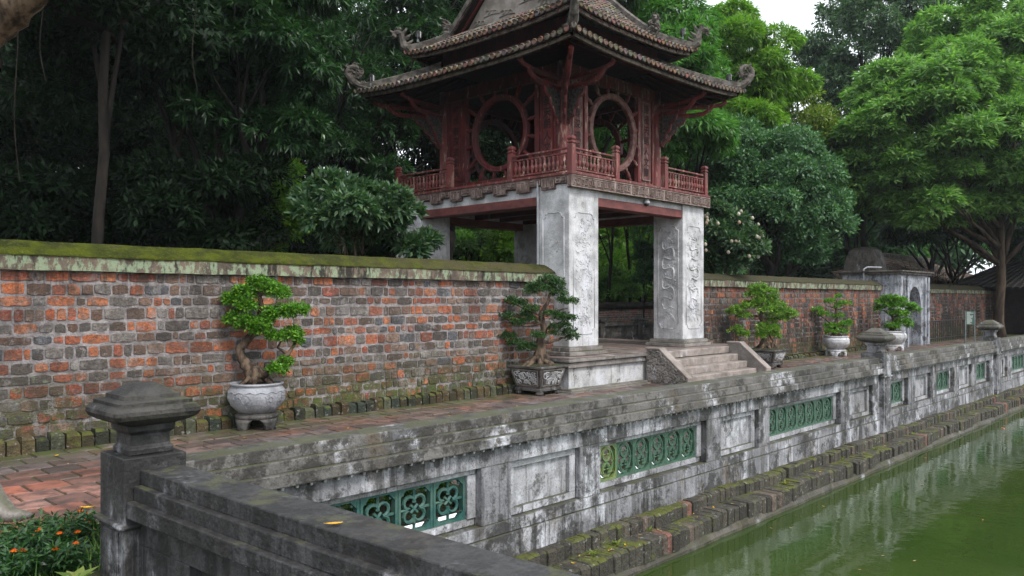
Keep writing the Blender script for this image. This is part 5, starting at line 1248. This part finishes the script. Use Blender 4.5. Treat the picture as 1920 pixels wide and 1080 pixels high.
t = thing('lattice_wall', 'low dark wall with key-fret panels beneath the eaves of the far hall', 'wall', (50, 8.2, 0))
m = MB(); m.box(-5, 5, -.1, .1, 0, .75); m.box(-5.05, 5.05, -.15, .15, .752, .84)
m.build('parapet', M['red_dark'], t)
m = MB()
for k in range(8): key_relief(m, lambda u, v, d: (u, -.1-d, v), -4.6+k*1.2, -3.8+k*1.2, .12, .62, k, .04)
m.build('fret_panels', M['red'], t)
# low garden balustrade seen through the passage
t = thing('garden_balustrade', 'dark mossy garden balustrade seen through the pavilion passage', 'balustrade', (26, 18.9, 0))
m = MB(); m.box(-10, 10, -.12, .12, .68, .8); m.box(-10, 10, -.09, .09, .08, .2); m.box(-10, 10, -.03, .03, .2, .68)
m.build('rail', M['darkstone'], t)
for k in range(20):
    m = MB()
    for q in range(6): m.tube([(-9.6+k+q*.1, -.04, .28), (-9.55+k+q*.1, -.04, .42), (-9.6+k+q*.1, -.04, .56)], .015, 4)
    m.build('pierced_panel', M['plinth'], t)
for k in range(8):
    m = MB(); m.sq([(.14,0),(.14,.85),(.19,.87),(.19,.94),(.05,1.05)], (-9+k*2.55,0,0)); m.build('post', M['darkstone'], t)
# ================================================================== TREES AND PLANTS
def gp(px, d):
    p = at(px, 560, d); return (p.x, p.y, 0)
def T(label, px, d, crowns, kind, mat, tr, bark, name='tree', sc=1.0, limbs=5, seed=1, group=None, fork=None, cat='tree'):
    cr = [(tuple(at(a, b, dd)), rr, nl, lr, per) for (a, b, dd, rr, nl, lr, per) in crowns]
    return tree(label, gp(px, d), cr, kind, M[mat], tr, M[bark], group, name, sc, limbs, tuple(at(*fork)) if fork else None, seed=seed, cat=cat)
# left, behind the long wall: a deep dark grove
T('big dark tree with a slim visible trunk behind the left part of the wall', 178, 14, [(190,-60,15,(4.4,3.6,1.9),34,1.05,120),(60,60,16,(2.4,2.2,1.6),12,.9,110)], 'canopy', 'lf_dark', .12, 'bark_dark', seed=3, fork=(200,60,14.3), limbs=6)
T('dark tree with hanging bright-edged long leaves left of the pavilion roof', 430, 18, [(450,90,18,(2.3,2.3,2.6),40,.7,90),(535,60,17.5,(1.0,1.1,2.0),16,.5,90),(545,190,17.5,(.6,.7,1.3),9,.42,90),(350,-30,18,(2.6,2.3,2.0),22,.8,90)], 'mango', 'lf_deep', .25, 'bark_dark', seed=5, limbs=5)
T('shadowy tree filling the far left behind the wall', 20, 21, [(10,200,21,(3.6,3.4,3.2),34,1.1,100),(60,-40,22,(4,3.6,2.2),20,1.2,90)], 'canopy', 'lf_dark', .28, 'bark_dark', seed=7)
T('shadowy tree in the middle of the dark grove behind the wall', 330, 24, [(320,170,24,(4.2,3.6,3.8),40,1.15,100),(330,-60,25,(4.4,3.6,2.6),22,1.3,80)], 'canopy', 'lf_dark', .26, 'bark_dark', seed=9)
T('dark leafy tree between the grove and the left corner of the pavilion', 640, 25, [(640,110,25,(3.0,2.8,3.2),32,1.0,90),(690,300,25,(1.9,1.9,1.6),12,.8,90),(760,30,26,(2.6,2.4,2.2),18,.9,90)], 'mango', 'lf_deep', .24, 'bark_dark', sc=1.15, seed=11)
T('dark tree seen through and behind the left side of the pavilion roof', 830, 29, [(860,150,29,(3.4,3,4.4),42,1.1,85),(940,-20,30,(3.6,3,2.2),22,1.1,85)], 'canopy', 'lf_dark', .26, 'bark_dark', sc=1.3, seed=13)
T('dense leafy tree behind the middle of the pavilion', 1080, 33, [(1070,180,33,(3.8,3.4,3.4),34,1.2,80),(1090,20,34,(3.4,3,3.0),24,1.2,80)], 'mango', 'lf_mango', .3, 'bark_dark', sc=1.3, seed=15)
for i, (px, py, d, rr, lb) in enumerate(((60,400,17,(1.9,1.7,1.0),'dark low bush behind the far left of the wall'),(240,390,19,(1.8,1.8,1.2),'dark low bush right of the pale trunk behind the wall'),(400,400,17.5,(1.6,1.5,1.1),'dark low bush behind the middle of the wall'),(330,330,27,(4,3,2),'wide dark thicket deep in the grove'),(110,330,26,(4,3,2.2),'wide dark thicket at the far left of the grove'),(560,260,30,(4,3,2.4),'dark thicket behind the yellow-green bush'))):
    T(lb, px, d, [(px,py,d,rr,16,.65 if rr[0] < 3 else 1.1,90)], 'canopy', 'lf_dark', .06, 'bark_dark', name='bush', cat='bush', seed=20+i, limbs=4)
T('yellow-green bush catching light at the edge of the dark grove', 520, 20, [(520,390,20,(1.3,1.2,1.2),14,.5,90)], 'small', 'lf_lime', .06, 'bark_dark', name='bush', cat='bush', seed=31, sc=1.2)
T('low bright green bush just above the wall coping at the far left', 90, 20, [(85,440,20,(.9,.9,.5),8,.4,90)], 'small', 'lf_mango', .05, 'bark_dark', name='bush', cat='bush', seed=32)
T('grey-green broad-leaved shrub over the wall left of the white pillars', 670, 14.3, [(668,405,14.3,(1.0,.9,.62),26,.34,75),(640,360,14.3,(.5,.5,.35),8,.28,70),(770,460,14.6,(.35,.35,.25),5,.2,60)], 'broad', 'lf_grey', .05, 'bark', name='shrub', cat='shrub', seed=33)
# behind and right of the pavilion
T('tall mango tree with heaped bright green clumps to the right of the upper roof', 1260, 27, [(1215,40,27,(2.6,2.3,2.0),30,.8,110),(1240,150,26,(2.2,2,1.6),22,.7,110),(1285,255,25,(1.7,1.6,1.1),18,.6,120),(1120,-10,27,(2.2,2,1.3),14,.8,90)], 'mango', 'lf_mango', .25, 'bark_dark', sc=1.25, seed=41)
T('bright green leafy tree with domed top below the patch of open sky', 1400, 33, [(1385,110,33,(2.1,2.1,2.0),30,.75,110),(1440,150,34,(1.5,1.5,1.5),14,.7,110),(1400,230,32,(1.7,1.7,1.4),14,.7,100)], 'mango', 'lf_lime', .22, 'bark_dark', sc=1.35, seed=43)
T('tall loose grey-green tree standing farthest back beside the open sky', 1620, 50, [(1620,90,50,(3.6,3.4,4.6),42,1.1,75),(1540,130,50,(1.8,1.8,2.4),12,.9,75),(1710,30,50,(2.6,2.6,2.6),16,1.0,75)], 'canopy', 'lf_grey', .3, 'bark_dark', sc=1.7, seed=45)
T('yellow-green tree between the mango tree and the feathery tree', 1480, 36, [(1475,240,36,(2.6,2.4,2.0),28,.8,110),(1400,290,36,(1.3,1.3,1.4),10,.7,100)], 'small', 'lf_yellow', .18, 'bark_dark', sc=2.0, seed=47)
T('large rounded dull green tree behind the right wall', 1450, 29, [(1440,380,29,(2.3,2.1,2.6),44,.75,120),(1530,430,29,(1.2,1.2,1.7),14,.6,110),(1380,300,29,(1.2,1.2,1.4),10,.7,110)], 'small', 'lf_blue', .2, 'bark_dark', sc=1.35, seed=49)
mg = T('flowering shrub with cream blossoms over the wall right of the pavilion pillar', 1370, 21.5, [(1368,460,21.5,(.85,.8,.75),22,.34,80),(1345,410,21.5,(.3,.3,.35),6,.25,70)], 'broad', 'lf_grey', .05, 'bark', name='shrub', cat='shrub', seed=51)
m = MB(); r = random.Random(6); b0 = Vector(mg.location)
for k in range(44):
    a, z_ = r.uniform(0, 6.28), r.uniform(-.5, 1); q = sqrt(1-z_*z_*.9); p = at(1362, 455, 21.5)+Vector((.95*q*cos(a), .95*q*sin(a), .85*z_))-b0
    m.lathe([(.01,-.05),(.04,-.03),(.05,0),(.035,.04),(.005,.06)], tuple(p), 7)
m.build('blossom', M['flower_white'], mg, True)
T('huge feathery-leaved tree overhanging the right side of the pond walk', 1875, 33.8, [(1745,250,34,(3.7,3.4,3.9),100,.95,85),(1900,300,33,(2.4,2.4,2.9),44,.9,85),(1900,120,35,(2.6,2.6,2.2),30,.95,85),(1640,300,34,(1.6,1.6,2.6),32,.8,85),(2040,200,34,(3,3,4),26,1.1,60),(1770,90,36,(2.2,2.2,1.5),22,.8,80),(1890,30,36,(2.6,2.2,1.6),20,.8,80),(1750,400,33,(2.2,2,.8),18,.7,80)], 'feather', 'lf_feather', .22, 'bark', sc=1.0, seed=53, fork=(1876,430,33.8), limbs=8)
T('slim dark tree leaning up from behind the wall beside the stone tower', 1590, 34, [(1610,350,38,(2.2,2,1.8),18,.8,80)], 'canopy', 'lf_dark', .2, 'bark_dark', sc=1.4, seed=55)
T('dark tree in the shade between the gate and the feathery tree trunk', 1750, 46, [(1740,390,46,(4,3.4,1.8),28,1.1,80)], 'mango', 'lf_mango', .2, 'bark_dark', sc=1.4, seed=57)
T('dark tree behind the far hall at the right edge of the view', 1900, 60, [(1880,380,60,(5,5,4),30,1.6,80),(1990,300,60,(5,5,4),20,1.6,70)], 'canopy', 'lf_dark', .3, 'bark_dark', sc=2.2, seed=59)
t = thing('bare_tree', 'small tree with thin bare grey twigs in front of the red tile roof', 'tree', gp(1745, 37)); m = MB(); r = random.Random(9)
for k in range(26):
    a = Vector((0,0,.5)); e = Vector((r.uniform(-1.8,1.8), r.uniform(-1.2,1.2), r.uniform(2.6,3.8))); w_ = wig(a, e, 6, .12, 70+k); m.tube(w_, [.035*(1-.14*i) for i in range(7)], 5)
    for q in range(3): m.tube(wig(w_[3+q], w_[3+q]+Vector((r.uniform(-.6,.6), r.uniform(-.6,.6), r.uniform(-.1,.5))), 3, .05, 300+k*3+q), [.012,.01,.008,.004], 4)
m.tube([(0,0,-.1),(0,0,.6)], [.09,.07], 8); m.build('trunk', M['bark'], t)
# seen through the passage
T('pale green tree seen through the left opening under the pavilion', 880, 38, [(885,455,38,(1.9,1.9,1.3),22,.6,100)], 'small', 'lf_feather', .1, 'bark_dark', sc=1.7, seed=61)
T('vivid yellow-green bush glowing in the left opening under the pavilion', 955, 30, [(955,465,30,(.75,.75,.8),12,.35,100)], 'small', 'lf_lime', .05, 'bark_dark', sc=1.4, name='bush', cat='bush', seed=62)
T('thick shade tree closing off the garden behind the passage', 1010, 46, [(930,420,46,(4,3.6,2.4),26,1.1,90),(1100,430,48,(4,3.6,3),26,1.2,90)], 'canopy', 'lf_lime', .2, 'bark_dark', sc=1.8, seed=63)
for i, (px, d, x2, lb) in enumerate(((1136,37,1150,'dark leaning trunk at the left edge of the right opening'),(1184,38,1176,'straight slender dark trunk in the middle of the right opening'),(1203,40,1206,'thin dark trunk beside the carved inner pillar in the right opening'))):
    T(lb, px, d, [(px+10,350,d+1,(1.9,1.8,1.5),16,.7,90)], 'mango', 'lf_mango', .10, 'bark_dark', seed=65+i, fork=(x2,430,d), limbs=4, sc=1.2)
T('dark flowering bush hanging over the garden wall in the right opening', 1205, 35.5, [(1212,500,35.5,(.6,.5,1.2),12,.3,80)], 'broad', 'lf_blue', .05, 'bark_dark', name='bush', cat='bush', seed=69, sc=1.2)
T('pale sunlit bush low behind the garden wall in the right opening', 1150, 38, [(1150,540,38,(1.2,1.2,.8),12,.4,100)], 'small', 'lf_feather', .05, 'bark_dark', name='bush', cat='bush', seed=70, sc=1.6)
t = thing('agave', 'spiky pale agave showing above the wall in the left opening', 'plant', gp(933, 20)); m = MB(); r = random.Random(4)
for k in range(22):
    a = r.uniform(0, 6.28); e = r.uniform(.3, 1.3); q = .42; d_ = Vector((cos(a)*cos(e), sin(a)*cos(e), sin(e)))*q; s = Vector((-sin(a), cos(a), 0))*.02; c = Vector((0,0,2.35))
    m.add([c-s, c+d_*.5-s*1.4, c+d_, c+d_*.5+s*1.4, c+s], [(0,1,2,3,4)])
m.tube([(0,0,-.02),(0,0,2.4)], [.09,.06], 8); m.build('leaves', M['lf_grey'], t)
for i, (px, d, lb) in enumerate(((690,22,'wide low dark hedge just behind the grey-green shrub'),(450,25,'wide low dark hedge behind the middle of the long wall'),(300,34,'wide low dark hedge deep behind the left grove'),(620,34,'wide low dark hedge behind the grey-green shrub'),(900,44,'wide low hedge behind the left opening under the pavilion'),(1180,44,'wide low hedge behind the right opening under the pavilion'),(1460,46,'wide low hedge behind the right wall'))):
    T(lb, px, d, [(px,535,d,(6 if d > 30 else 2.2,3 if d > 30 else 1.2,1.9 if d > 30 else .9),30 if d > 30 else 16,1.2 if d > 30 else .6,90)], 'canopy', 'lf_lime' if i in (4,5) else 'lf_dark', .06, 'bark_dark', name='hedge', cat='hedge', sc=2.0, seed=140+i, limbs=3)
T('leafy tree filling the gap right of the upper room of the pavilion', 1310, 34, [(1300,350,34,(2.6,2.2,3.0),30,.9,90)], 'mango', 'lf_mango', .15, 'bark_dark', sc=1.4, seed=72)
T('low bush just behind the right wall beside the pavilion pillar', 1330, 27, [(1335,500,27,(1.2,1.0,.8),14,.45,90)], 'small', 'lf_blue', .05, 'bark_dark', name='bush', cat='bush', sc=1.4, seed=73)
T('dark green tree spreading low over the far hall and the wall beyond the gate', 1835, 41, [(1735,425,40,(3.0,2.6,1.0),20,.7,90),(1850,405,41,(3.4,3.0,1.3),24,.8,90),(1920,440,40,(2.2,2.2,.9),12,.7,90)], 'canopy', 'lf_deep', .14, 'bark_dark', sc=1.5, seed=75)
# far tree line closing the view
for i, (px, py, d, rr, lb) in enumerate(((-150,250,40,(8,6,6),'far dark tree beyond the left edge'),(180,260,42,(7,6,6),'far dark tree behind the grove, left'),(470,240,44,(7,6,6),'far dark tree behind the grove, middle'),(760,260,46,(7,6,6.5),'far dark tree behind the left of the pavilion'),(1030,260,52,(7,6,7),'far dark tree behind the pavilion passage'),(1290,330,52,(7,6,6.5),'far dark tree behind the mango tree'),(1560,400,58,(8,7,6),'far dark tree behind the right wall'),(1780,330,62,(8,7,8),'far dark tree behind the feathery tree'),(2050,330,64,(9,8,9),'far dark tree beyond the right edge'))):
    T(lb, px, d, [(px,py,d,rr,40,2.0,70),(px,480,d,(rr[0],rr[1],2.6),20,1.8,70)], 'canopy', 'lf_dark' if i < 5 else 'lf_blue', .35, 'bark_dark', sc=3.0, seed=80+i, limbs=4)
# near leaning tree at the top left, its unseen crown enlarged to shade the grove
base = Vector((-2.4, 7.6, 0)); t = thing('leaning_tree', 'pale gnarled trunk leaning across the top left corner', 'tree', base)
m = MB(); P = [base, base+Vector((.1,.1,1.6)), at(-160,150,7.2), at(-50,80,7.2), at(20,22,7.1), at(75,-30,7.0), at(190,-130,7)]
F_ = []; RR = []
for i in range(len(P)-1):
    for k in range(6): F_.append(P[i].lerp(P[i+1], k/6)+Vector([random.uniform(-.012,.012)]*3)); RR.append(.24-.022*(i+k/6))
m.tube([p-base for p in F_], RR, 12, jit=.12); m.tube([at(20,22,7.1)-base, at(45,-5,7)-base, at(130,-25,6.9)-base, at(230,-60,6.8)-base], [.07,.06,.045,.03], 8, jit=.1)
m.build('trunk', M['bark_pale'], t, True)
C, A = crown_pts((1.5, 7.5, 10.2), (7,4.5,1.6), 60, 1.3, 60); foliage('crown', C, A, 'canopy', M['lf_dark'], t, 1.6)
for i, (px, y0, y1, d) in enumerate(((32,-20,340,10.5),(366,-20,175,12),(80,-20,150,10.8))):
    t = thing('hanging_vine', ('long thin aerial root hanging at the far left','thin aerial root hanging before the dark grove','short thin aerial root near the leaning trunk')[i], 'vine', at(px, y0-60, d))
    m = MB(); P = [at(px+8*sin(k*.7)*k/10, y0-60+(y1-y0+60)*k/10, d)-Vector(t.location) for k in range(11)]; m.tube(P, .006, 5); m.build('root', M['bark_dark'], t)
# ------------------------------------------------------------------ planting in the near corner
bed = MB(); n = 26; R = []
for i in range(n+1):
    x = -.6+5.5*i/n; R.append([(x,5.1,-.03),(x,5.14,.05),(x,5.6,.07),(x,6.1,.06),(x,6.24,-.03)])
bed.rings(R); tag(bed.build('soil_bed', M['soil']), kind='structure')
def marigold(x, y, h, n, nf, label, seed, sc=1.0):
    t = thing('marigold_plant', label, 'flower', (x, y, .03)); r = random.Random(seed)
    m = MB(); tips = []
    for k in range(n):
        a, q = r.uniform(0, 6.28), r.uniform(.03, .17)*sc; e = Vector((q*cos(a), q*sin(a), h*r.uniform(.55, 1.05))); m.tube([(q*.2*cos(a), q*.2*sin(a), 0), (e.x*.7, e.y*.7, e.z*.6), tuple(e)], [.004,.003,.002], 4); tips.append(e)
    m.build('stems', M['lf_mango'], t)
    C = np.array([tuple(tp*q) for tp in tips for q in (.55,.75,.9,1.0)]); A = nrm(C-np.array((0,0,.0)))
    foliage('leaves', C, A, 'feather', M['lf_deep'], t, .2)
    for k in range(nf):
        p = tips[k % len(tips)]; f = MB()
        for L_ in range(3):
            rr, z = (.024-.006*L_)*sc, .004*L_
            f.rings([[(p.x+rr*(1 if j % 2 else .7)*cos(2*pi*j/14+L_), p.y+rr*(1 if j % 2 else .7)*sin(2*pi*j/14+L_), p.z+.012+z+(.002 if j % 2 else .006)) for j in range(14)], [(p.x+.003*cos(2*pi*j/14), p.y+.003*sin(2*pi*j/14), p.z+.008+z) for j in range(14)]])
        f.build('flower_head', M['flower_orange'], t)
spots = [(.98,5.55),(1.12,5.95),(1.25,5.7),(1.38,6.05),(1.45,5.45),(1.55,5.8),(1.68,6.1),(1.72,5.6),(1.84,5.9),(1.30,5.35),(1.62,5.38),(1.05,5.25),(1.45,6.2),(1.9,6.15),(2.1,5.8),(.8,5.8),(.9,6.1)]
desc = ['orange marigold plant low at the left edge','marigold plant with one bright bloom near the paving edge, left','marigold plant in the middle of the near bed','marigold plant with small orange blooms at the paving edge','marigold plant at the front of the near bed','leafy marigold plant in the middle of the bed towards the corner post','marigold plant with dark orange blooms at the paving edge','marigold plant beside the corner post, lower','marigold plant touching the corner post','leafy marigold plant low in front of the bed','marigold plant at the foot of the corner post','marigold plant in the lowest left part of the bed','marigold plant nearest the brick paving','marigold plant partly hidden behind the corner post','marigold plant hidden by the corner post','marigold plant cut by the left edge','leafy marigold plant by the paving at the left edge']
for i, (x, y) in enumerate(spots): marigold(x, y, .17+.07*random.random(), 16, 3 if i % 2 else 2, desc[i], 100+i, 1.05)
t = thing('bedding_grass', 'tufts of grass blades among the marigolds', 'grass', (1.4, 5.8, .04)); C = np.stack([RNG.uniform(-.8, .8, 420), RNG.uniform(-.55, .5, 420), np.zeros(420)], 1)
D = nrm(np.stack([RNG.normal(size=420)*.3, RNG.normal(size=420)*.3, np.ones(420)], 1)); g = leaf_mesh('grass_blades', C, D, nrm(RNG.normal(size=(420,3))), RNG.uniform(.1, .24, 420), np.full(420, .012), M['lf_feather'], t); t['kind'] = 'stuff'; g['kind'] = 'stuff'
for i, (x, y, z) in enumerate(((1.44,4.98,.10),(1.60,5.02,.12),(1.2,5.05,.05))):
    t = thing('broadleaf_plant', ('light green broad-leaved seedling lowest in the near bed','light green broad-leaved seedling next to the corner post','light green broad-leaved seedling low at the left')[i], 'plant', (x, y, z)); a = np.arange(9)*2.4
    D = nrm(np.stack([np.cos(a), np.sin(a), np.full(9, .55)], 1)); leaf_mesh('leaves', np.zeros((9,3))+D*.01, D, nrm(np.stack([-np.cos(a)*.4, -np.sin(a)*.4, np.ones(9)], 1)), np.linspace(.13, .08, 9), np.full(9, .065), M['lf_yellow'], t)
    m = MB(); m.tube([(0,0,-.2),(0,0,.01)], .005, 5); m.build('stem', M['lf_lime'], t)
for i in range(6):                                   # green plants behind the first lattice
    x = 2.7+i*.38; t = thing('leafy_plant', ('bushy green plant behind the left end of the nearest lattice','bushy green plant behind the first teal lattice tile','bushy green plant behind the second teal lattice tile','bushy green plant behind the third teal lattice tile','bushy green plant behind the right part of the nearest lattice','bushy green plant behind the right end of the nearest lattice')[i], 'plant', (x, 5.32, .04))
    C, A = ell(60, (0,0,.17), (.2,.12,.16), .3); foliage('leaves', C, A, 'broad', M['lf_lime'], t, .5)
    m = MB(); m.tube([(0,0,0),(0,0,.2)], .008, 5); m.build('stem', M['lf_mango'], t)
t = thing('stone_carving', 'pale curved stone tail tip jutting in at the left edge over the paving', 'carving', (1.1, 6.9, 0)); b0 = Vector(t.location)
m = MB(); P = [at(-120,850,6.0), at(-60,900,5.9), at(-15,945,5.85), at(22,966,5.8), at(58,966,5.8)]; m.tube([p-b0 for p in P], [.2,.17,.11,.055,.022], 12)
m.tube([at(-120,850,6.0)-b0, Vector((at(-140,900,6.0)-b0).to_tuple()[:2]+(0,))], [.2,.26], 12); m.build('tail', M['plinth'], t, True)
# leaves lying about
def fallen(label, p, L, rz, mat, curl=.25, tilt=0, group='yellow leaves fallen on the paving'):
    m = MB(); n = 5; R = []
    for i in range(n+1):
        q = i/n; w_ = L*.2*sin(pi*min(.97, max(.04, q)))**.8; R.append([(L*(q-.5), -w_, L*curl*(q-.5)**2*2+.004+w_*.25), (L*(q-.5), 0, L*curl*(q-.5)**2*2+.002), (L*(q-.5), w_, L*curl*(q-.5)**2*2+.004+w_*.25)])
    m.rings(R, cap=False, closed=False); m.tube([(L*.5,0,L*curl*.5+.003),(L*.62,0,L*curl*.5+.006)], .0012, 4)
    o = m.build('fallen_leaf', M[mat], None, True); o.location = p; o.rotation_euler = (tilt, 0, rz); return tag(o, label, 'leaf', group)
fallen('curled bright yellow leaf lying on the near dark handrail', (1.99, 2.98, .762), .075, 2.6, 'yleaf', .12, group=None)
fallen('large yellow leaf on the paving left of the corner post', (2.36, 7.14, .012), .115, -.7, 'yleaf', .2, group=None)
r = random.Random(77)
for i in range(46):
    x = r.uniform(2.4, 17); y = r.uniform(6.2 if x < 6 else 5.4, 10.05)
    if TX0-.2 < x and y > 8.4: y = r.uniform(5.5, 8.3)
    fallen('small dry leaf lying on the brick walkway', (x, y, .006), r.uniform(.04, .09), r.uniform(0, 6.28), 'yleaf' if r.random() < .62 else 'bleaf', r.uniform(.1, .5), r.uniform(-.15, .15), 'small dry leaves scattered on the brick walkway')
for i in range(26):
    x = r.choice((r.uniform(5.5, 7), r.uniform(7, 14))); fallen('small dry leaf lying on the mossy ledge', (x, r.uniform(4.52, 4.66), -.625), r.uniform(.03, .06), r.uniform(0, 6.28), 'bleaf' if r.random() < .5 else 'yleaf', .3, 0, 'small dry leaves on the mossy ledge')
for i in range(34):
    x = r.uniform(6, 22); y = r.uniform(max(.5, 4.3-x*.25), 4.3); fallen('tiny dry leaf floating on the green pond', (x, y, -.878), r.uniform(.03, .06), r.uniform(0, 6.28), 'bleaf' if r.random() < .6 else 'yleaf', .1, 0, 'tiny dry leaves floating on the pond')
for i, (x, y, s) in enumerate(((5.9,4.6,1),(6.3,4.62,1.1),(6.9,4.66,.9),(7.35,4.72,1.2),(8.6,4.72,.9),(9.9,4.6,.9),(12.0,4.7,1.1),(13.1,4.6,.8),(15,4.6,.9))):
    t = thing('ledge_weed', 'small green weed sprouting from the mossy ledge', 'weed', (x, y, -.64), r.uniform(0, 6), 'small weeds growing on the brick ledge'); a = np.arange(9)*2.4
    D = nrm(np.stack([np.cos(a), np.sin(a), RNG.uniform(.3, 1.2, 9)], 1)); leaf_mesh('leaves', D*.01, D, nrm(np.stack([-np.cos(a)*.4, -np.sin(a)*.4, np.ones(9)], 1)), RNG.uniform(.05, .09, 9)*s, np.full(9, .026*s), M['lf_yellow'], t)
for i, (x, y, rz) in enumerate(((18.6,4.02,.4),)):
    t = thing('koi_fish', 'small orange fish at the water surface near the far ledge', 'fish', (x, y, -.888), rz)
    m = MB(); m.rings([[(q*.13, ww*.6*cos(2*pi*j/10), hh*.5*sin(2*pi*j/10)) for j in range(10)] for q, ww, hh in ((-1,.005,.02),(-.6,.02,.025),(-.1,.045,.04),(.4,.048,.04),(.8,.03,.028),(1,.008,.01))]); m.build('body', M['fish'], t, True)
    m = MB(); m.add([(-.125,0,.0),(-.19,.015,.005),(-.18,0,0),(-.19,-.015,.005)], [(0,1,2),(0,2,3)]); m.add([(-.03,0,.018),(.05,0,.018),(-.04,.0,.028)], [(0,1,2)]); m.build('fins', M['fish'], t)

# ------------------------------------------------------------------ thin humid air
m = MB(); m.box(-60, 110, -60, 100, -1.9, 40); hz = m.build('haze', bpy.data.materials.new('humid_air')); tag(hz, kind='stuff')
hm = hz.data.materials[0]; hm.use_nodes = True; q = hm.node_tree; q.nodes.clear(); o = q.nodes.new('ShaderNodeOutputMaterial'); v = q.nodes.new('ShaderNodeVolumePrincipled')
v.inputs['Density'].default_value = .00035; v.inputs['Color'].default_value = (.86,.93,1,1); v.inputs['Anisotropy'].default_value = .3; q.links.new(v.outputs[0], o.inputs['Volume'])
